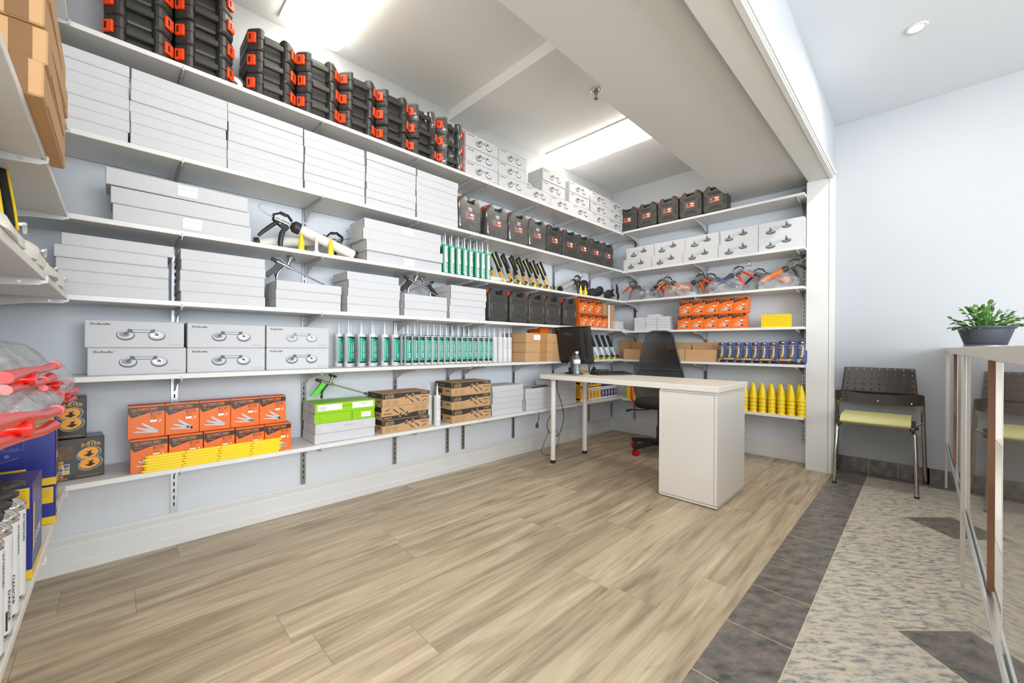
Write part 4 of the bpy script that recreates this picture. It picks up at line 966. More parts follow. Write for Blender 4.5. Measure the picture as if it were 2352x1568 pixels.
for (M_, lb, gm, cm, tp) in (
    (A(.205, -3.470, S4 + .090) @ FR(math.radians(22), 4, 'Y'), 'silver foam gun with black grip standing on the short white stack, fourth shelf', BLACK, STEEL, None),
    (A(.215, -2.735, S4 + .090) @ FR(math.radians(22), 4, 'Y'), 'silver foam gun with black grip, left one of the crossed pair', BLACK, STEEL, None),
    (A(.160, -2.600, S4 + .090) @ FR(PI, 4, 'Z') @ FR(math.radians(22), 4, 'Y'), 'silver foam gun with black grip, right one of the crossed pair', BLACK, STEEL, None),
    (A(.175, -3.242, SA[5] + 4 * .0530 + .102) @ FR(math.radians(19), 4, 'Y'), 'green handled foam gun with black cup standing on the lime green cartons', GREEN_G, BLACK, BLACK)):
    g = make_foam(gm, cm, tp); g.matrix_world = M_; tag(g, lb, 'foam gun')

# ---------------------------------------------------------------- mallets and yellow-black handled tools
def make_mallet():
    root = empty('rubber_mallet')   # head on the shelf along x, handle up the +z axis leaning
    h = MB(); h.cyl((-.030, 0, 0), (.030, 0, 0), .0125, .0125, 16, CHROME); h.build('head', root)
    for s, m_ in ((-1, mat('lime_cap', (214, 220, 40), .4)), (1, BLACKR)):
        c = MB(); c.cyl((s * .030, 0, 0), (s * .049, 0, 0), .0155, .0145, 16, m_); c.build('face_cap', root)
    c = MB(); c.cyl((0, 0, .010), (0, 0, .12), .0052, .0052, 10, CHROME); c.build('shaft', root)
    c = MB(); c.tube([(0, 0, .112), (0, 0, .125), (0, 0, .18), (0, 0, .235), (0, 0, .245)], [.0065, .0105, .0095, .0110, .008], 10, BLACKR); c.build('grip', root)
    return root
Km = Kind(make_mallet(), 'mallet')
for i, y in enumerate([-1.935, -1.852, -1.765, -1.678, -1.591, -1.504, -1.417]):
    Km.put(A(.262 - .004 * (i % 2), y - .010, SA[2] + .0163) @ FR(math.radians(-18), 4, 'X') @ FR(math.radians(-13), 4, 'Y') @ FR(math.radians(0), 4, 'Z'), 'mallet with chrome shaft and lime cap on the third shelf, %s from the left' % ORD[i], 'mallets leaning on the third shelf')
for i in range(8):
    Km.put(A(.235 - .05 * (i % 2), -.640 + .052 * i, SA[4] + .0165) @ FR(math.radians(-15), 4, 'X') @ FR(math.radians(-14), 4, 'Y'), 'mallet with chrome shaft and lime cap between monitor and corner, %s from the left' % ORD[i], 'mallets beside the monitor')
Km.done()
def make_ytool():
    root = empty('folding_saw')
    b = MB(); b.tube([(0, 0, .0), (0, 0, .10)], [.011, .012], 8, mat('amber_plastic', (240, 170, 30), .35)); b.build('sheath', root)
    c = MB(); c.tube([(0, 0, .098), (0, 0, .12), (.002, 0, .17), (-.004, 0, .225), (-.006, 0, .262), (-.004, 0, .272)], [.012, .0135, .011, .0105, .0125, .008], 10, BLACKR); c.build('grip', root)
    d = MB(); d.tube([(.001, -.0095, .13), (.002, -.0088, .18), (-.003, -.0085, .225), (-.006, -.0100, .258)], .0042, 6, YEL); d.build('grip_inlay', root)
    return root
Ky = Kind(make_ytool(), 'hand tool')
for i, y in enumerate([-1.985, -1.900, -1.800, -1.705, -1.622, -1.538, -1.452, -1.358]):
    Ky.put(A(.165, y + .01, SA[2] + .0175) @ FR(math.radians(-24), 4, 'X') @ FR(math.radians(-4), 4, 'Y'), 'black and yellow handled tool behind the mallets on the third shelf, %s from the left' % ORD[i], 'yellow handled tools on the third shelf')
Ky.done()
b = MB(); b.cyl((-.37, 0, 0), (.37, 0, 0), .030, .030, 20, BARREL); o = b.build('foam_roll'); o.matrix_world = A(.165, -1.690, SA[2] + .0303); tag(o, 'white foam roll lying behind the mallets on the third shelf', 'roll')

# ---------------------------------------------------------------- black suction lifters near the corner
def make_lifter():
    root = empty('suction_lifter')
    b = MB(); b.tube([(-.055, .028, 0), (-.045, .045, 0), (.045, .045, 0), (.055, .028, 0)], .010, 8, BLACK); b.build('handle', root)
    for s in (-1, 1):
        c = MB(); c.T = Matrix.Translation((s * .062, 0, 0)) @ Matrix.Rotation(PI / 2, 4, 'X')
        c.lathe([(.050, 0), (.052, .004), (.050, .008), (.030, .014), (.018, .020), (0, .022)], 24, BLACKR, caps=False); c.lathe([(.050, 0), (.012, .0015), (.004, .003), (0, .003)], 24, BLACK, caps=False)
        c.T = Matrix.Translation((s * .062, 0, 0)) @ Matrix.Rotation(-PI / 2, 4, 'X') @ Matrix.Rotation(PI, 4, 'X'); c.build('suction_cup', root)
    return root
for (M_, lb) in ((A(.165, -.735, SA[2] + .086) @ FR(math.radians(-30), 4, 'Z') @ FR(math.radians(38), 4, 'Y') @ FR(.2, 4, 'X'), 'leftmost, leaning on the wall'),
                 (A(.215, -.540, SA[2] + .066) @ FR(math.radians(-15), 4, 'Z') @ FR(math.radians(12), 4, 'Y') @ FR(.35, 4, 'X'), 'middle one, tilted forward'),
                 (A(.225, -.300, SA[2] + .090) @ FR(math.radians(25), 4, 'Z') @ FR(math.radians(30), 4, 'Y'), 'right one with both cups to the room')):
    g = make_lifter(); g.matrix_world = M_; tag(g, 'black double suction lifter near the room corner, ' + lb, 'suction lifter')

# ---------------------------------------------------------------- small things on the fourth and fifth shelves near the corner
o = make_brown(.215, .255, .20); o.matrix_world = A(.200, -.520, SA[3] + .0003); tag(o, 'brown parcel with white tape behind the orange boxes by the corner', 'box'); o.name = 'parcel'
MB().box(.095, -.0012, .002, .122, -.0008, .253, PAPER).build('white_tape', o)
o = MB().bbox(0, 0, 0, .150, .11, .085, CARD, .001).build('white_carton'); o.matrix_world = A(.235, -.325, SA[3] + .0003); tag(o, 'small open white carton below the parcel by the corner', 'box')
MB().box(.01, .001, .085, .14, .09, .087, CARDIN).build('lid_flap', o)
b = MB(); b.lathe([(.018, 0), (.019, .004), (.019, .046), (.012, .052)], 18, NOZ); o = b.build('glue_jar'); o.matrix_world = A(.17, -.075, SA[3] + .0003); tag(o, 'small jar standing alone in the corner of the fourth shelf', 'jar')
MB().lathe([(.013, .0525), (.013, .064), (.011, .066)], 14, mat('olive_lid', (120, 120, 70), .4)).build('lid', o)
Kb = Kind(make_white(.1215, .0265, .12), 'box'); Kb.p.name = 'small_white_carton'
for c in range(3):
    for k in range(5):
        Kb.put(B(.412 + .1235 * c + rg.uniform(-.003, .003), -.272, SB[3] + .0003 + k * .0268), 'small flat white carton on the back wall, %s column, %s in its column' % (['left', 'middle', 'right'][c], LV[5][k]), 'small white cartons on the back wall')
Kb.put(B(.540, -.240, SB[3] + .0003 + 5 * .0268), 'small flat white carton lying alone on top of the small white cartons', 'small white cartons on the back wall'); Kb.done()
# open brown cartons on the back wall
def make_open(w, nm_):
    d, h, t = .16, .110, .003
    b = MB(); b.box(0, 0, 0, w, d, t, KRAFT); b.box(0, 0, t, w, t, h, KRAFT); b.box(0, d - t, t, w, d, h, KRAFT); b.box(0, t, t, t, d - t, h, KRAFT); b.box(w - t, t, t, w, d - t, h, KRAFT)
    root = b.build('open_brown_carton')
    f = MB(); f.T = Matrix.Translation((0, d, h)) @ Matrix.Rotation(math.radians(-12), 4, 'X'); f.box(.004, -.002, 0, w - .004, 0, .070, KRAFT); f.build('back_flap', root)
    f = MB(); f.T = Matrix.Translation((0, -.0005, h)) @ Matrix.Rotation(math.radians(3), 4, 'X'); f.box(.002, -.0022, -.056, w - .002, 0, 0, KRAFT); f.build('front_flap', root)
    return root
for i, (x, w) in enumerate([(.300, .190), (.495, .172), (.673, .262), (.940, .258)]):
    o = make_open(w, ''); o.name = 'open_brown_carton'; o.matrix_world = B(x, -.285, SB[4] + .0003); tag(o, 'open brown carton on the back wall behind the desk chair, %s from the corner' % ORD[i], 'box', 'open brown cartons on the back wall')
o = MB().bbox(0, 0, 0, .055, .16, .205, KRAFT, .002).build('brown_carton'); o.matrix_world = A(.290, -.075, SA[4] + .0003); tag(o, 'tall narrow brown carton standing in the corner on the fifth shelf', 'box')
# blister packed knives
def make_pack(hi=0.0):
    w, h = .062, .172
    b = MB(); b.box(0, .0, 0, w, .0012, h, mat('blister_card', (36, 42, 62), .35)); root = b.build('knife_pack')
    p = MB(); p.T = Matrix.Translation((0, .0, 0)); p.rect(w * .62, 0.002, w - .001, h - .002, mat('card_blue', (52, 84, 150), .35), 1); p.rect(.004, h - .040, .030, h - .028, RED, 2); p.text('OLFA', .006, h - .037, .006, PAPER, 3, w=.022); p.rect(.004, h - .06, .024, h - .046, INKG, 2); p.rect(.004, .05, .02, .10, INKM, 2); p.rect(w * .36, h - .014, w * .64, h - .007, PAPER, 2); p.rect(.0, .0, w * .3, .03, INKL, 2)
    p.build('printed_front', root)
    k = MB(); k.tube([(.022, -.010, .020), (.026, -.010, .040), (.034, -.010, .070), (.036, -.010, .120)], [.008, .0095, .0085, .007], 6, mat('amber_plastic', (240, 170, 30), .35), flat=.8); k.box(.032, -.0175, .060, .040, -.014, .135, INKL); k.prism([(.031, .120), (.041, .120), (.039, .146), (.035, .142)], 'y', -.011, -.0095, CHROME); k.cyl((.026, -.018, .036), (.026, -.006, .036), .0085, .0085, 10, BLACK)
    k.build('utility_knife', root)
    c = MB(); c.loft([[(.010, -.0008, .008), (.052, -.0008, .008), (.054, -.0008, .150), (.018, -.0008, .150)], [(.014, -.019, .013), (.048, -.019, .013), (.050, -.019, .145), (.022, -.019, .145)]], clear('blister', fac=.08, rough=.06, white=.0, bump=.4, bscale=60)); c.build('blister', root)
    return root
Kk = Kind(make_pack(), 'utility knife')
for i in range(10):
    Kk.put(B(1.212 + .0655 * i, -.235, SB[4] + .004 + (.010 if i > 6 else 0)) @ FR(math.radians(-8), 4, 'X'), 'standing yellow utility knife in blister pack, back wall, %s from left' % ORD[i], 'blister packed knives on the back wall')
for i in range(4):
    Kk.put(B(1.225 + .140 * i, -.285, SB[4] + .0215) @ FR(math.radians(-90), 4, 'X') @ FR(PI / 2, 4, 'Y') @ Matrix.Translation((-.062, 0, 0)) , 'yellow utility knife in blister pack lying along the shelf edge, %s from the left' % ORD[i], 'blister packed knives on the back wall')
Kk.done()
# boxed cans at the far end of the lowest shelf
def make_can_box(c1, c2, h=.150):
    w = .055; root = MB().bbox(0, 0, 0, w, .055, h, c1, .001).build('boxed_spray_can')
    p = MB(); p.rect(.001, h * .62, w - .001, h * .82, PAPER, 1); p.text('40', .016, h * .66, .016, INK, 2, w=.026, bold=.0006); p.rect(.001, h * .02, w - .001, h * .14, PAPER, 1); p.rect(.020, h * .2, .030, h * .58, PAPER, 1); p.disc(.042, h * .38, .006, .010, c2, 2); p.rect(.001, h * .86, w - .001, h * .90, INK, 1)
    p.build('printed_front', root)
    q = MB(); q.box(.001, -.0008, h * .62, .002, 0, h * .8, INK); q.box(-.0006, .004, h * .1, 0, .05, h * .2, INK); q.build('side_print', root); return root
Kq = Kind(make_can_box(YELP, RED), 'boxed can'); Kv = Kind(make_can_box(mat('violet_box', (64, 52, 130), .4), YELP), 'boxed can')
for i, y in enumerate([-.950, -.892]):
    for k in range(2): Kq.put(A(.232, y, SA[5] + .0003 + k * .1505), 'yellow boxed can left of the rear desk leg, %s column, %s' % (('left', 'right')[i], ('lower', 'upper')[k]), 'yellow boxed cans on the lowest shelf')
for i in range(4): Kq.put(A(.236, -.828 + .057 * i, SA[5] + .0003), 'yellow boxed can right of the rear desk leg on lowest shelf, %s from the left' % ORD[i], 'yellow boxed cans on the lowest shelf')
for i in range(5): Kv.put(A(.236, -.598 + .057 * i, SA[5] + .0003), 'violet boxed can near the corner on the lowest shelf, %s from the left' % ORD[i], 'violet boxed cans on the lowest shelf')
for i in range(5): Kv.put(A(.170, -.598 + .057 * i, SA[5] + .0003), 'violet boxed can near the corner, lowest shelf, rear row, %s from left' % ORD[i], 'violet boxed cans on the lowest shelf')
Kq.done(); Kv.done()
# round things on the top shelf
b = MB(); b.cyl((0, 0, 0), (0, .05, 0), .050, .050, 28, INKM); o = b.build('tape_roll'); o.matrix_world = A(.215, -3.672, SA[0] + .0505 + .12) ; tag(o, 'round clear reel standing between the second and third pile of black cases', 'reel')
MB().cyl((0, -.001, 0), (0, .0, 0), .038, .038, 24, CHROME).cyl((0, -.002, 0), (0, -.001, 0), .016, .016, 20, INKM).build('hub', o)
o.matrix_world = A(.19, -3.685, SA[0] + .0505)
b = MB(); b.cyl((-.03, 0, 0), (.03, 0, 0), .026, .026, 20, BARREL); o = b.build('tape_roll'); o.matrix_world = A(.20, -1.640, SA[0] + .1025 + .0265); o.rotation_euler.z += .5; tag(o, 'translucent tape roll lying on the single lifter carton, top shelf', 'tape')
MB().cyl((-.032, 0, 0), (.032, 0, 0), .014, .014, 16, KRAFT).build('core', o)
# ================================================================ desk
DESK = mat('desk_top_laminate', (226, 218, 204), .32, var=.03, scale=18, stretch=(.3, 3, 1)); DESKW = mat('desk_white', (226, 222, 216), .3, var=.01)
desk = empty('desk', (.98, -1.33, 0)); tag(desk, 'white office desk with a cabinet base on one side and two round legs', 'desk')
def world_child(b, name, parent):
    o = b.build(name, parent); o.location = -parent.location; return o
world_child(MB().bbox(.300, -1.600, .686, 1.672, -1.050, .720, DESKW, .0015).box(.303, -1.597, .7200, 1.669, -1.053, .7204, DESK), 'desk_top', desk)
cb = world_child(MB().bbox(1.312, -1.583, .006, 1.660, -1.066, .684, DESKW, .001).box(1.325, -1.57, 0, 1.648, -1.08, .006, DARK), 'cabinet', desk)
b = MB(); b.box(1.310, -1.585, .018, 1.318, -1.583, .672, DESKW); b.box(1.6435, -1.5840, .018, 1.6450, -1.583, .672, SEAM); b.box(1.312, -1.5840, .020, 1.660, -1.583, .0225, SEAM); b.box(1.66, -1.583, .0185, 1.6606, -1.066, .0205, SEAM); b.box(1.312, -1.5840, .668, 1.660, -1.583, .670, SEAM)
o = b.build('edge_seams', cb); o['kind'] = 'stuff'
for (x, y) in ((.385, -1.532), (.388, -1.096)):
    l = world_child(MB().cyl((x, y, .022), (x, y, .686), .0205, .0205, 24, DESKW), 'leg', desk)
    MB().cyl((x, y, 0), (x, y, .022), .021, .0205, 24, BLACKR).cyl((x, y, .022), (x, y, .026), .0215, .0215, 24, BLACK).build('foot', l)
    MB().cyl((x, y, .680), (x, y, .6858), .034, .034, 24, DESKW).build('mounting_plate', l)
# monitor seen from behind
DZ = .7206
mon = empty('monitor', (.445, -1.300, DZ)); tag(mon, 'black flat monitor seen from behind on the desk, with raised maker lettering', 'monitor')
scr = empty('display_panel'); 
BLK2 = mat('monitor_black', (25, 25, 26), .38, var=.08)
w, h = .358, .312
M_ = Matrix.Translation((-.010, 0, .088)) @ Matrix.Rotation(math.radians(11), 4, 'X')
bpy.data.objects.remove(scr)
b = MB(); b.T = M_
b.bbox(-w / 2, -.012, 0, w / 2, .018, h, BLK2, .004); pn = b.build('display_panel', mon)
b = MB(); b.T = M_
b.loft([[(-w / 2 + .008, -.012, .008), (w / 2 - .008, -.012, .008), (w / 2 - .008, -.012, h - .008), (-w / 2 + .008, -.012, h - .008)], [(-.105, -.045, .040), (.105, -.045, .040), (.105, -.045, h - .02), (-.105, -.045, h - .02)]], BLK2); bk = b.build('rear_shell', mon)
b = MB(); b.T = M_
for s in (-1, 1):
    for k in range(22):
        z_ = .06 + k * .0098; b.T = M_ @ Matrix.Translation((s * .138, -.0285, z_)) @ Matrix.Rotation(-s * math.radians(24.5), 4, 'Z'); b.box(-.024, -.0022, 0, .024, 0, .0035, mat('vent_gap', (8, 8, 8), .9))
o = b.build('vent_slots', bk); o['kind'] = 'stuff'
b = MB(); b.T = M_ @ Matrix.Translation((-.052, -.0452, h - .062)); b.text('DELL', 0, 0, .020, mat('logo_black', (84, 84, 86), .2), 0, w=.082, bold=.0012); b.build('raised_logo', bk)
b = MB(); b.T = M_; b.box(.020, -.0458, .006 + .04, .034, -.045, .075, INKG) if False else b.box(-.02, -.0458, .12, .06, -.045, .205, mat('inner_panel', (20, 20, 21), .5)); b.build('mount_plate', bk)
b = MB(); b.tube([(-.004, -.062, .006), (-.004, -.070, .05), (-.004, -.068, .12), (-.004, -.052, .165), (-.004, -.040, .175)], [.026, .024, .022, .020, .016], 8, BLK2, flat=.9); b.tube([(.018, -.078, .02), (.020, -.088, .10), (.020, -.078, .16), (.020, -.056, .188)], .0035, 6, INKM)
b.box(-.012, -.094, .055, .004, -.0925, .10, INKG); b.build('stand_neck', mon)
b = MB(); b.lathe([(.085, 0), (.086, .004), (.078, .010), (.03, .012)], 28, BLK2, c=(0, -.04, 0), sy=.75); b.build('stand_base', mon)
# bottle
b = MB(); WATER = clear('bottle_plastic', rgb=(214, 230, 240), fac=.14, rough=.05, white=.04, bump=.3, bscale=60)
prof = [(.0, .001), (.024, .001), (.0275, .006), (.0275, .030)]
for k in range(5): prof += [(.0258, .034 + k * .011), (.0278, .0395 + k * .011)]
prof += [(.0278, .130), (.024, .146), (.0125, .164), (.0115, .172), (.0115, .178)]
b.lathe(prof, 22, WATER, caps=False); o = b.build('water_bottle', None, (.572, -1.469, DZ)); tag(o, 'small clear water bottle with white cap and label before the monitor', 'bottle')
MB().lathe([(.0281, .096), (.0281, .126)], 22, PAPER, caps=False).text('WATER', -.012, .108, .007, INKG, 0, w=.024, cyl=(.0285, math.radians(35))).build('label', o)
MB().lathe([(.013, .176), (.013, .189), (.011, .1905), (0, .1905)], 16, PAPER, caps=False).build('cap', o)
WL = clear('water', rgb=(220, 236, 246), fac=.10, rough=.03, white=.0)
MB().lathe([(.0, .003), (.0262, .006), (.0262, .085), (0, .0855)], 18, WL, caps=False).build('water', o)
# keyboard, telephone, card
kb = empty('keyboard', (.700, -1.175, DZ + .001), math.radians(64)); tag(kb, 'black computer keyboard on the desk right of the telephone', 'keyboard')
b = MB(); b.prism([(-.065, 0), (.065, 0), (.065, .022), (-.065, .012)], 'x', -.16, .16, BLACK); b.build('body', kb)
kk = None
for r in range(5):
    for c in range(14):
        x0 = -.150 + c * .0212; y0 = -.056 + r * .0215
        if kk is None: kk = MB().bbox(0, 0, 0, .0175, .0175, .005, BLK2, .0015).build('key', kb); kk.location = (x0, y0, .0145)
        else: q = sib(kk); q.parent = kb; q.location = (x0, y0, .0145 + r * .0017)
ph = empty('telephone', (.535, -1.085, DZ), math.radians(30)); tag(ph, 'low black desk telephone behind the monitor base', 'telephone')
MB().prism([(-.08, 0), (.08, 0), (.08, .030), (-.08, .014)], 'x', -.075, .075, BLACK).build('body', ph)
b = MB(); b.tube([(-.055, -.075, .028), (-.055, -.045, .042), (-.055, .040, .046), (-.055, .072, .038)], [.014, .010, .010, .015], 8, BLK2); b.build('handset', ph)
b = MB()
for r in range(4):
    for c in range(3): b.box(.0 + c * .018, -.05 + r * .018, .018 + r * .0016, .012 + c * .018, -.04 + r * .018, .0235 + r * .0018, INKM)
o = b.build('buttons', ph); o['kind'] = 'stuff'
o = MB().bbox(-.060, -.035, 0, .060, .035, .0015, YELP, .0003).build('card', None, (.640, -1.365, DZ + .0002), math.radians(70)); tag(o, 'orange and white printed card lying on the desk beside the bottle', 'card')
MB().box(-.060, -.035, .0015, -.010, .035, .0018, PAPER).box(.010, -.012, .0015, .040, .010, .0018, RED).build('printed_front', o)
# cables hanging under the desk
CB = mat('cable_black', (24, 24, 26), .5)
def cable(pts, r, label, name='cable'):
    P = [Vector(p) for p in pts]; out = []
    for i in range(len(P) - 1):
        a, b_, c, d = P[max(i - 1, 0)], P[i], P[i + 1], P[min(i + 2, len(P) - 1)]
        for t in [k / 6 for k in range(6)]:
            out.append(.5 * ((2 * b_) + (c - a) * t + (2 * a - 5 * b_ + 4 * c - d) * t * t + (3 * b_ - a - 3 * c + d) * t ** 3))
    out.append(P[-1])
    o = MB().tube(out, r, 6, CB).build(name); tag(o, label, 'cable'); return o
cable([(.36, -1.445, .684), (.36, -1.455, .60), (.355, -1.38, .45), (.350, -1.352, .33), (.350, -1.40, .22), (.36, -1.47, .205), (.36, -1.555, .255), (.36, -1.575, .33), (.36, -1.50, .43), (.355, -1.49, .52)], .0034, 'black cable hanging in a loop behind the front left desk leg')
cable([(.345, -1.475, .55), (.345, -1.455, .46), (.345, -1.475, .40), (.345, -1.500, .30), (.345, -1.43, .225), (.340, -1.40, .16), (.340, -1.45, .07), (.335, -1.50, .045), (.34, -1.62, .09), (.345, -1.60, .16), (.345, -1.54, .25)], .0024, 'thin black cable looping down almost to the floor near the desk leg')
o = cable([(.245, -1.560, .404), (.245, -1.552, .36), (.242, -1.556, .325), (.24, -1.562, .31)], .0035, 'short black power lead with blue plug hanging below the lowest shelf')
MB().tube([(.24, -1.562, .312), (.24, -1.566, .285), (.24, -1.570, .268)], [.008, .015, .010], 8, mat('plug_blue', (30, 36, 84), .4)).build('plug', o)
cable([(.355, -1.235, DZ + .004), (.36, -1.29, DZ + .028), (.39, -1.33, DZ + .030), (.43, -1.345, DZ + .018)], .003, 'thin black cable arching over the desk top left of the monitor')

# ---------------------------------------------------------------- desk chair
ch = empty('desk_chair', (.850, -.600, 0), .47); tag(ch, 'black mesh swivel chair with tall tapering back and red details behind the desk', 'office chair')
MESHM = clear('chair_mesh', rgb=(98, 98, 100), fac=.02, rough=.6, white=.0)
def back_ring(z, hw, y, r=.011): return (hw, y, z)
zs = [.47, .53, .60, .70, .80, .90, 1.00, 1.05, 1.085, 1.10]; hws = [.205, .222, .225, .205, .178, .152, .128, .118, .100, .060]; yb = [.175, .205, .222, .235, .243, .250, .262, .270, .276, .280]
path = [(-a, c, z_) for z_, a, c in zip(zs, hws, yb)] + [(a, c, z_) for z_, a, c in reversed(list(zip(zs, hws, yb)))]
MB().tube(path, .0095, 8, BLACK, closed=True).build('back_frame', ch)
b = MB()
rings = [[(a * t, c + .030 * (1 - t * t), z_) for t in [-1 + k / 5 for k in range(11)]] for z_, a, c in zip(zs, hws, yb)]
vs = [p for r_ in rings for p in r_]; fs = [(i * 11 + j, i * 11 + j + 1, (i + 1) * 11 + j + 1, (i + 1) * 11 + j) for i in range(9) for j in range(10)]
b.add(vs, fs, MESHM, True); b.build('back_mesh', ch)
MB().tube([(-.20, .232, .735), (0, .258, .735), (.20, .232, .735)], .006, 6, BLACK).build('lumbar_bar', ch)
b = MB(); b.loft([[(x * k, y * k - .02, z_) for x, y in [(.22 * math.copysign(abs(math.cos(a)) ** .6, math.cos(a)), .215 * math.copysign(abs(math.sin(a)) ** .6, math.sin(a))) for a in [2 * PI * i / 24 for i in range(24)]]] for z_, k in ((.415, .86), (.425, .97), (.455, 1.0), (.475, .97), (.482, .80))], mat('seat_fabric', (34, 34, 36), .85), smooth=True); b.build('seat', ch)
for s in (-1, 1): MB().tube([(s * .205, .170, .650), (s * .240, .150, .600), (s * .248, .130, .540), (s * .243, .090, .460), (s * .215, .060, .418), (s * .15, .04, .405)], .0115, 8, mat('red_bracket', (190, 20, 22), .3)).build('side_bracket', ch)
MB().cyl((0, 0, .40), (0, 0, .415), .10, .10, 16, BLACK).cyl((0, 0, .20), (0, 0, .40), .022, .022, 14, BLACK).cyl((0, 0, .09), (0, 0, .24), .030, .030, 14, BLACK).build('gas_lift', ch)
b = MB(); b.tube([(-.08, -.03, .392), (-.18, -.07, .385), (-.235, -.09, .392)], .005, 6, BLACK); b.tube([(-.235, -.09, .392), (-.285, -.11, .380)], [.006, .013], 6, BLACK); b.build('height_lever', ch)
for k in range(5):
    a = math.radians(246 - math.degrees(.47) + 72 * k); c, s = math.cos(a), math.sin(a)
    b = MB(); b.T = Matrix.Rotation(a, 4, 'Z'); b.prism([(.02, .075), (.02, .115), (.10, .112), (.275, .092), (.285, .080), (.275, .056), (.24, .062), (.10, .078)], 'y', -.021, .021, BLACK); lg_ = b.build('base_leg', ch)
    b = MB(); b.T = Matrix.Rotation(a, 4, 'Z') @ Matrix.Translation((.262, 0, .0265)); b.cyl((0, -.022, 0), (0, -.006, 0), .0262, .0262, 18, mat('red_bracket', (190, 20, 22), .3)); b.cyl((0, .006, 0), (0, .022, 0), .0262, .0262, 18, mat('red_bracket', (190, 20, 22), .3)); b.cyl((0, -.006, .004), (0, .006, .004), .020, .020, 14, BLACK); b.cyl((0, 0, .01), (0, 0, .04), .008, .008, 8, BLACK); b.build('caster', lg_)

# ---------------------------------------------------------------- visitor chair
vc = empty('visitor_chair', (2.268, -.25, 0)); tag(vc, 'stacking chair with perforated black back, pale green seat and chrome legs', 'chair')
BRN = mat('chair_back_brown', (52, 43, 38), .38, var=.05)
def wc(b, n): return world_child(b, n, vc)
CRM = mat('worn_chrome', (186, 182, 176), .22, 1.0, var=.15, scale=40)
for (s, x0) in ((-1, 2.062), (1, 2.474)):
    wc(MB().tube([(x0, -.455, .010), (x0 - s * .004, -.448, .20), (x0 - s * .010, -.440, .385), (x0 - s * .018, -.425, .408), (x0 - s * .022, -.39, .415), (x0 - s * .02, -.12, .408)], .0115, 12, CRM).cyl((x0, -.455, 0), (x0, -.455, .012), .0135, .0125, 12, BLACK), 'leg')
    xr = x0 + s * .028
    wc(MB().tube([(xr + s * .012, -.028, .008), (xr + s * .006, -.050, .20), (xr, -.085, .42), (xr - s * .004, -.110, .56), (xr - s * .006, -.125, .620)], .0115, 12, CRM).cyl((xr + s * .012, -.028, 0), (xr + s * .012, -.028, .012), .0135, .0125, 12, BLACK), 'leg')
    wc(MB().tube([(x0 - s * .02, -.12, .408), (xr - s * .002, -.095, .43)], .007, 8, CRM).cyl((x0 - s * .016, -.30, .425), (x0 + s * .006, -.30, .425), .016, .016, 10, BLACK), 'side_link')
    wc(MB().tube([(xr - s * .006, -.125, .625), (xr - s * .004, -.17, .628), (xr - s * .004, -.25, .620)], [.016, .014, .013], 8, BRN), 'armrest') if False else None
CF = mat('green_vinyl', (196, 192, 130), .5, var=.05)
b = MB(); pr = []
for i in range(20):
    a = 2 * PI * i / 20; pr.append((math.cos(a), math.sin(a)))
b.loft([[(x, -.27 + .205 * math.copysign(abs(c) ** .55, c), .452 + .038 * s_ * (1 if s_ > 0 else .9) - (.006 if c < -.6 and s_ > 0 else 0)) for c, s_ in pr] for x in (2.092, 2.110, 2.20, 2.34, 2.428, 2.446)], CF, smooth=True); wc(b, 'seat')
wc(MB().bbox(2.076, -.46, .418, 2.100, -.09, .440, BRN, .004), 'seat_support'); wc(MB().bbox(2.440, -.46, .418, 2.466, -.09, .440, BRN, .004), 'seat_support')
# perforated back shell
b = MB(); nx, nz = 36, 10
def bk(u, v): # u 0..1 across, v 0..1 up
    x = 2.060 + .415 * u + (.5 - u) * .030 * v; yy = -.100 + .030 * (1 - (2 * u - 1) ** 2) + .030 * v
    return (x, yy, .615 + .190 * v)
holes = set((i, j) for i in range(2, 35, 4) for j in range(2, 10, 2))
vs = []; fs = []
for j in range(nz + 1):
    for i in range(nx + 1): vs.append(bk(i / nx, j / nz))
def quad(i, j): return (j * (nx + 1) + i, j * (nx + 1) + i + 1, (j + 1) * (nx + 1) + i + 1, (j + 1) * (nx + 1) + i)
hv = []
for j in range(nz):
    for i in range(nx):
        q = quad(i, j)
        if (i + 2) % 4 == 0 and 1 <= j and j % 2 == 1:
            c = [Vector(vs[k]) for k in q]; m_ = sum(c, Vector()) / 4
            ids = []
            for k in range(4):
                vs.append(tuple(m_ + (c[k] - m_) * .62)); ids.append(len(vs) - 1)
            for k in range(4): fs.append((q[k], q[(k + 1) % 4], ids[(k + 1) % 4], ids[k]))
        else: fs.append(q)
b.add(vs, fs, BRN, True); o = wc(b, 'backrest'); md = o.modifiers.new('thick', 'SOLIDIFY'); md.thickness = .004
b = MB(); rings = []
for i in range(15):
    u = i / 14; x = 2.030 + .475 * u; yb_ = -.150 + .062 * (1 - (2 * u - 1) ** 4); zt = .640 - .030 * (1 - (2 * u - 1) ** 2) - (.010 if i in (0, 14) else 0); zl = .555 - .020 * (1 - (2 * u - 1) ** 2) + (.006 if i in (0, 14) else 0)
    rings.append([(x, yb_ - .008, zl), (x, yb_ + .004, zl), (x, yb_ + .004, zt), (x, yb_ - .008, zt)])
b.loft(rings, BRN); wc(b, 'arm_band')
for xx in (2.060, 2.268, 2.444): wc(MB().cyl((xx, -.101 - (.035 if xx != 2.268 else 0), .565), (xx, -.096 - (.02 if xx != 2.268 else 0), .565), .004, .004, 10, CHROME), 'screw')

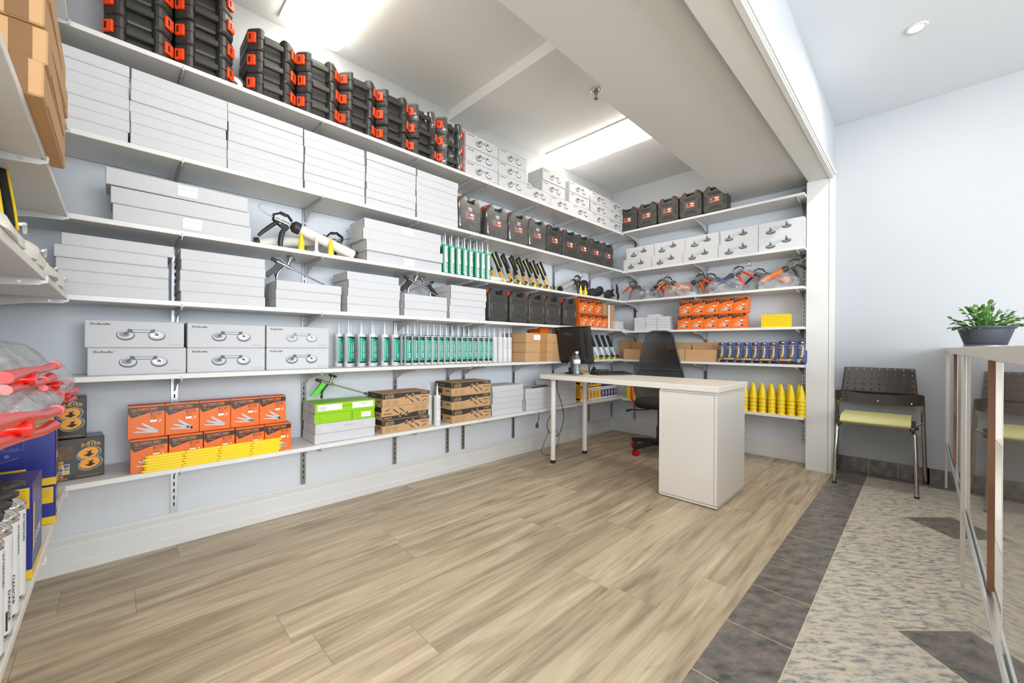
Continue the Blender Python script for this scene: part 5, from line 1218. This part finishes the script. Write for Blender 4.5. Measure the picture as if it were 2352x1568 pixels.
# ---------------------------------------------------------------- display counter on the right
CNT = mat('counter_white', (214, 209, 202), .35, var=.01); GLOSS = mat('counter_gloss_panel', (168, 160, 152), .06, var=.01, coat=1.0, spec=.6); ALU = mat('aluminium_trim', (214, 214, 212), .25, .8); EDGE = mat('brown_door_edge', (98, 62, 38), .5)
def counter(y0, y1, doors, label):
    t = empty('display_counter', (2.84, (y0 + y1) / 2, 0)); tag(t, label, 'counter', 'glossy counters along the right edge')
    X0, X1 = 2.612, 3.06
    def w(b, n): return world_child(b, n, t)
    w(MB().bbox(X0 - .002, y0, .922, X1, y1, .957, CNT, .0015), 'counter_top')
    w(MB().box(X0, y0 + .026, 0, X0 + .018, y1 - .004, .292, GLOSS), 'plinth_panel')
    w(MB().bbox(X0 - .006, y0 + .001, 0, X0 + .40, y0 + .024, .921, CNT, .001), 'end_panel')
    w(MB().bbox(X0 - .006, y1 - .030, 0, X0 + .03, y1 - .006, .921, CNT, .001), 'corner_post')
    w(MB().box(X0 - .004, y0 + .026, .293, X0 + .060, y1 - .031, .300, ALU).box(X0 - .002, y0 + .026, .300, X0 + .003, y1 - .031, .310, ALU).box(X0 + .022, y0 + .026, .300, X0 + .026, y1 - .031, .310, ALU), 'door_track')
    w(MB().box(X0 + .062, y0 + .026, .286, X1, y1 - .031, .296, CNT).box(X0 + .08, y0 + .026, .60, X1, y1 - .031, .606, CNT), 'inner_shelf')
    for (a, c, off) in doors:
        d = w(MB().box(X0 + off, a, .311, X0 + off + .012, c, .9215, GLOSS), 'sliding_door')
        MB().box(X0 + off - .0006, a - .0006, .311, X0 + off + .0126, a + .004, .9215, ALU if off > .01 else EDGE).box(X0 + off - .0006, c - .004, .311, X0 + off + .0126, c + .0006, .9215, EDGE if off > .01 else ALU).build('door_edge', d)
    return t
counter(-1.632, -.006, [(-.76, -.04, .006), (-1.60, -1.10, .006)], 'far glossy display counter with sliding doors against the back wall')
counter(-3.42, -1.634, [(-2.430, -1.668, .006), (-3.385, -2.705, .006)], 'near glossy display counter with a gap between its sliding doors')
# goods inside the counter glimpsed through the gap
o = MB().bbox(0, 0, 0, .12, .10, .11, mat('green_pack', (20, 110, 70), .5), .002).build('green_box'); o.location = (2.75, -2.74, .2965); tag(o, 'small dark green box inside the near counter seen through the door gap', 'box')
MB().box(.0, -.0006, .03, .12, 0, .06, PAPER).build('label', o)
for k in range(4):
    o = MB().bbox(0, 0, 0, .20, .14, .022, CARD, .001).build('paper_box'); o.location = (2.74, -2.80, .6065 + .0225 * k); tag(o, 'white paper box in the near counter, %s of its pile' % LV[4][k], 'box', 'paper boxes inside the counter')
# potted plant
pt = empty('potted_plant', (2.735, -.70, .9575)); pt.scale = (.74, .74, .92); tag(pt, 'leafy green plant in an oval dark grey pot on the counter', 'plant')
POT = mat('pot_grey', (58, 62, 72), .5, var=.05)
MB().lathe([(.098, .006), (.102, .008), (.136, .100), (.137, .112), (.149, .113), (.150, .124), (.144, .126), (.136, .118), (.100, .100)], 40, POT, caps=False).lathe([(.0, .007), (.098, .007)], 40, POT, caps=False).build('pot', pt)
MB().lathe([(.0, .0005), (.108, .0005), (.114, .016), (.111, .016), (.106, .003), (0, .003)], 36, WATER, caps=False).build('saucer', pt)
MB().lathe([(.0, .104), (.134, .104)], 30, mat('soil', (60, 44, 32), .95, var=.3, scale=80), caps=False).build('soil', pt)
LEAF = mat('leaf_green', (72, 118, 48), .4, var=.35, scale=25); LEAF2 = mat('leaf_light', (120, 150, 70), .45, var=.3, scale=25)
def leaf_mesh(L, W_, mt, seed):
    r_ = random.Random(seed); b = MB(); vs = []; fs = []; n = 4
    for i in range(n + 1):
        t = i / n; hw = W_ * (math.sin(PI * min(1, t * .92 + .08)) ** .7) * (1 + .14 * (i % 2)); zz = -.25 * L * t * t
        vs += [(-hw, L * t, zz + .12 * hw), (0, L * t, zz - .10 * hw), (hw, L * t, zz + .12 * hw)]
    for i in range(n): fs += [(3 * i, 3 * i + 1, 3 * i + 4, 3 * i + 3), (3 * i + 1, 3 * i + 2, 3 * i + 5, 3 * i + 4)]
    return b.add(vs, fs, mt, True).mesh('leaf')
LM = [leaf_mesh(.030, .0095, LEAF, 1), leaf_mesh(.036, .0115, LEAF, 2), leaf_mesh(.028, .010, LEAF2, 3)]
rl = random.Random(5); stb = MB(); nl = 0
for s in range(52):
    a = rl.uniform(0, 2 * PI); rr0 = rl.uniform(.0, .095); el = rl.uniform(.12, 1.25) if rr0 > .03 else rl.uniform(.8, 1.5); ln = rl.uniform(.09, .150)
    p = Vector((rr0 * math.cos(a), rr0 * math.sin(a), .105)); d = Vector((math.cos(a) * math.cos(el), math.sin(a) * math.cos(el), math.sin(el))); pts = [p.copy()]
    steps = 5
    for k in range(steps):
        q = p + d * (ln / steps); d = (d + Vector((0, 0, -.10))).normalized(); p = q; pts.append(p.copy())
        if nl < 290:
            for _ in range(2 if k == steps - 1 else 1):
                m_ = bpy.data.objects.new('leaf', LM[rl.choice((0, 0, 1, 1, 2))]); COL.objects.link(m_); m_.parent = pt; m_.location = p
                yaw_ = math.atan2(d.y, d.x) - PI / 2 + rl.uniform(-.7, .7); m_.rotation_euler = (math.asin(max(-1, min(1, d.z))) * .8 + rl.uniform(-.3, .4), rl.uniform(-.6, .6), yaw_); nl += 1
    stb.tube(pts, .0022, 4, LEAF)
o = stb.build('stems', pt); o['kind'] = 'stuff'

# ================================================================ stock on the near wall shelves (left edge)
DKR = mat('kraft_dull', (150, 122, 96), .85, var=.08, scale=10)
for k in range(4):
    o = MB().bbox(0, 0, 0, .46, .26, .0700, KRAFT, .003).build('brown_carton'); o.matrix_world = Cc(1.272 + [.012, .0, .008, .02][k], -4.184 + [0, .004, .0, .003][k], SA[2] + .0003 + k * .0708, dz=[0, .01, -.01, .005][k]); tag(o, 'worn brown carton on the near wall at the upper left, %s of four' % LV[4][k], 'box', 'worn brown cartons on the near wall')
    MB().box(-.0008, .02, .001, 0, .05, .069, KRAFTD).box(.06, -.0008, .006, .40, 0, .0075, KRAFTD).build('tape', o)
o = MB().bbox(0, 0, 0, .20, .22, .30, KRAFT, .003).build('brown_carton'); o.matrix_world = Cc(.330, -4.245, SA[0] + .0003); tag(o, 'brown carton on the highest near wall shelf, cut off by the top edge', 'box'); MB().box(.05, -.0008, .0, .08, 0, .30, PAPER).build('tape', o)
# carded saws standing upside down behind the white bags
def make_cardtool():
    root = empty('carded_hand_saw')
    b = MB(); b.box(-.032, 0, -.055, .032, .0015, .0, mat('amber_card', (236, 148, 34), .45)); b.build('header_card', root)
    p = MB(); p.T = Matrix.Rotation(PI, 4, 'Y') @ Matrix.Translation((0, 0, 0)); p.text('JUSTER', -.024, .032, .013, INK, 1, w=.046, bold=.0004); p.tube([(-.015 + .03 * t, -.001, .028 - .004 * math.sin(PI * t)) for t in [i / 6 for i in range(7)]], .001, 4, INK); p.rect(-.032, .021, .032, .024, INK, 1); p.rect(-.020, .004, .016, .019, PAPER, 1)
    for q in range(8): p.rect(-.017 + q * .004, .006, -.0155 + q * .004, .018, INK, 2)
    p.build('printed_front', root)
    c = MB(); c.tube([(-.010, .012, -.01), (-.012, .014, .06), (-.016, .016, .16)], [.011, .012, .010], 8, BLACKR); c.build('grip', root)
    d = MB(); d.tube([(-.010, .000, .0), (-.012, .001, .06), (-.016, .005, .15)], .0035, 6, YEL); d.build('grip_inlay', root)
    return root
Kh = Kind(make_cardtool(), 'hand tool')
for i in range(6):
    Kh.put(Cc(1.225 - .105 * i, -4.268 - .012 * (i % 2), SA[3] + .125 - .010 * (i % 3)) @ FR(math.radians(14), 4, 'Y') @ FR(math.radians(-6), 4, 'X') @ Matrix.Diagonal((1.1, 1, 1.1, 1)), 'hand tool on orange header card above the white bag, %s from the left edge' % ORD[i], 'carded hand tools on the near wall')
Kh.done()
WBAG = mat('white_bag_stuff', (216, 214, 206), .5, var=.12, scale=18, bump=.6)
for i, (x, w, h_) in enumerate([(1.36, .34, .055), (1.06, .30, .060), (.78, .28, .055), (.50, .30, .062)]):
    o = blob(w, .13, h_, 60 + i, WBAG, 'white_bag'); o.matrix_world = Cc(x, -4.268, SA[3] + .0003); tag(o, 'crumpled white plastic bag on the near wall shelf edge, %s from the left' % ORD[i], 'plastic bag', 'white bags on the near wall')
    MB().tube([(-.02, -.066, h_ * .5), (.0, -.069, h_ * .6), (.03, -.066, h_ * .4)], .003, 5, NOZ).build('twist', o)
o = MB().bbox(0, 0, 0, .06, .05, .05, mat('teal_pack', (60, 180, 190), .4), .004).build('teal_packet'); o.matrix_world = Cc(1.60, -4.235, SA[3] + .0003); tag(o, 'small teal packet at the very left edge beside the white bags', 'packet')
# bagged red plastic clamps
def make_clamp():
    root = empty('plastic_clamp')
    b = MB(); b.tube([(-.15, 0, 0), (-.05, 0, .003), (.06, 0, .001), (.16, 0, .005)], [.008, .0065, .007, .008], 8, RED, flat=.8); b.tube([(.150, 0, .005), (.168, 0, .005)], .0095, 10, RED); b.build('upper_jaw', root)
    b = MB(); b.tube([(-.15, 0, -.014), (-.04, .004, -.018), (.07, .004, -.021), (.13, 0, -.016)], [.007, .006, .007, .009], 8, RED, flat=.8); b.tube([(-.04, 0, .002), (-.035, .002, -.018)], .008, 8, RED); b.build('lower_jaw', root)
    b = MB(); b.cyl((-.06, -.010, -.008), (-.06, .010, -.008), .008, .008, 10, RED); b.build('pivot', root)
    return root
Kz = Kind(make_clamp(), 'clamp')
for i, (x, y, z_, tilt, lb) in enumerate([(1.40, -4.172, .905, 1.2, 'uppermost one'), (1.13, -4.174, .862, 5.0, 'middle one pointing to the black boxes'), (.90, -4.172, .818, 4.5, 'small end near the disc boxes'), (1.66, -4.150, .862, 6.0, 'lowest one, bright red bar in front')]):
    Kz.put(Cc(x + (.10 if i in (0, 3) else 0), y, z_) @ FR(math.radians(tilt), 4, 'Y') @ Matrix.Diagonal((1.7, 1, 1, 1)), 'red plastic clamp in clear bag, ' + lb, 'bagged red clamps')
Kz.done()
for i, (x, y, z_, w, d_, h_) in enumerate([(1.25, -4.275, SA[4], .70, .20, .135), (.98, -4.245, SA[4], .62, .17, .085), (1.36, -4.232, SA[4] + .002, .60, .15, .060)]):
    o = blob(w, d_, h_, 80 + i, BAG, 'clear_bag'); o.matrix_world = Cc(x, y, z_ + .0003); tag(o, 'clear plastic bag of red clamps at the left edge, %s' % ['big one behind', 'one reaching towards the black boxes', 'low one in front'][i], 'plastic bag', 'clear bags of red clamps')
# blue cartons
def blue_box(w, d, h, full=True):
    root = MB().bbox(0, 0, 0, w, d, h, BLUEB, .002).build('blue_carton')
    p = MB(); p.box(-.0007, -.0007, .001, w + .0007, d, .022, YELB)
    p.build('yellow_band', root)
    q = MB(); q.T = Matrix.Rotation(-PI / 2, 4, 'Z') @ Matrix.Translation((-d, 0, 0))   # side towards the camera (local -x)
    LB = mat('pale_blue_ink', (96, 108, 180), .5)
    q.rect(d - .075, h - .050, d - .004, h - .004, YELB, 1)
    for k in range(4): q.line((d - .070, h - .018 - .006 * k), (d - .010, h - .010 - .006 * k), .0007, KRAFTD, 2)
    q.line((.02, h * .62), (d - .06, h * .68), .001, LB, 1); q.line((.02, h * .48), (d - .06, h * .54), .001, LB, 1); q.line((d - .06, h * .68), (d - .06, h * .54), .001, LB, 1); q.text('JUSTER Auto', d - .17, h * .54, .011, LB, 1, w=.10, shear=.4)
    q.rect(.01, h * .20, d - .055, h * .27, YELB, 1); q.text('CT201   CT202   CT203', .02, h * .21, .007, KRAFTD, 2, w=d - .09); q.line((d - .12, h * .36), (d - .07, h * .44), .0016, LB, 1); q.disc(d - .09, h * .47, .005, .005, LB, 1, 8); q.rect(d - .13, h * .45, d - .12, h * .465, YELB, 1)
    q.build('printed_side', root)
    f = MB(); f.text('JUSTER', w * .25, h * .35, .022, PAPER, 1, w=w * .5, bold=.0004); f.rect(.004, h * .30, w * .18, h * .80, YELB, 1); f.build('printed_front', root)
    return root
YELB = mat('yellow_band_print', (214, 176, 20), .4)
for i, (x, yf, z_, w, d_, h_, lb) in enumerate([(.725, -4.205, SA[5] + .0003, .055, .27, .1120, 'lower one behind the clear box'), (.722, -4.205, SA[5] + .1130, .055, .27, .206, 'large upper one below the red clamps'), (1.110, -4.212, SA[5] + .0003, .165, .22, .208, 'beside the spray cans')]):
    o = blue_box(w, d_, h_); o.name = 'blue_carton'; o.matrix_world = Cc(x, yf, z_); tag(o, 'blue and yellow printed carton at the left edge, ' + lb, 'box', 'blue cartons on the near wall')
o = MB().bbox(0, 0, 0, .26, .06, .130, BLUEB, .002).build('blue_carton'); o.matrix_world = Cc(.650, -4.222, SA[5] + .0003); tag(o, 'slim blue carton in a clear sleeve at the inner end of the near shelf', 'box')
MB().box(-.0005, -.0007, .0, .2605, .06, .02, YELB).rect(.02, .06, .05, .10, YELB, 1).text('JUSTER', .02, .11, .012, YELB, 1, w=.06).build('yellow_band', o)
MB().box(-.008, -.006, .0, .268, .064, .140, WRAP).build('clear_sleeve', o)
# foam cans
def make_can():
    b = MB(); b.lathe([(.030, 0), (.0315, .003), (.0315, .006), (.0305, .008), (.0305, .186), (.0315, .188), (.0315, .192), (.029, .196), (.020, .205), (.014, .208)], 24, CHROME)
    root = b.build('foam_can')
    c = MB(); c.lathe([(.0309, .010), (.0309, .184)], 24, mat('can_label', (212, 214, 216), .4), caps=False)
    for a0 in (0, 120, 240):
        for q in range(9):
            patch(c, .0309, a0 + 8 + q * 6, a0 + 10 + q * 6, .02 + .03 * (q % 3), .16 - .02 * (q % 2), INKL, 1, 0, 0, 0)
        for k, tx in enumerate(('ATTENTION', 'DANGER')): c.text(tx, 0, .175 - .09 * k, .006, INK, 0, w=.055, rot=-PI / 2, bold=.0002, cyl=(.0314, math.radians(a0 + 92 - 24 * k)))
        patch(c, .0309, a0 + 60, a0 + 66, .016, .05, INK, 1, 0, 0, 1)
    c.build('label', root)
    d = MB(); d.lathe([(.008, .205), (.012, .212), (.014, .226), (.030, .230), (.031, .236), (.024, .240), (.012, .243)], 20, BLACK); d.tube([(.0, 0, .238), (-.045, 0, .233), (-.050, 0, .226)], .006, 6, BLACK); d.build('black_nozzle', root)
    return root
Kf = Kind(make_can(), 'spray can'); n = 0
for i, x in enumerate([1.195, 1.275, 1.350, 1.425, 1.50]):
    Kf.put(Cc(x, -4.243, SA[5] + .0003, dz=rl.uniform(-.5, .5)), 'white labelled foam can with black nozzle, front row, %s from the blue carton' % ORD[i], 'foam cans at the bottom left')
for i, x in enumerate([1.200, 1.270, 1.345, 1.425]):
    Kf.put(Cc(x, -4.312, SA[5] + .0003, dz=rl.uniform(-.5, .5)), 'white labelled foam can with black nozzle, back row, %s from the blue carton' % ORD[i], 'foam cans at the bottom left')
Kf.done()
# far end hook on the floor side of the near shelf
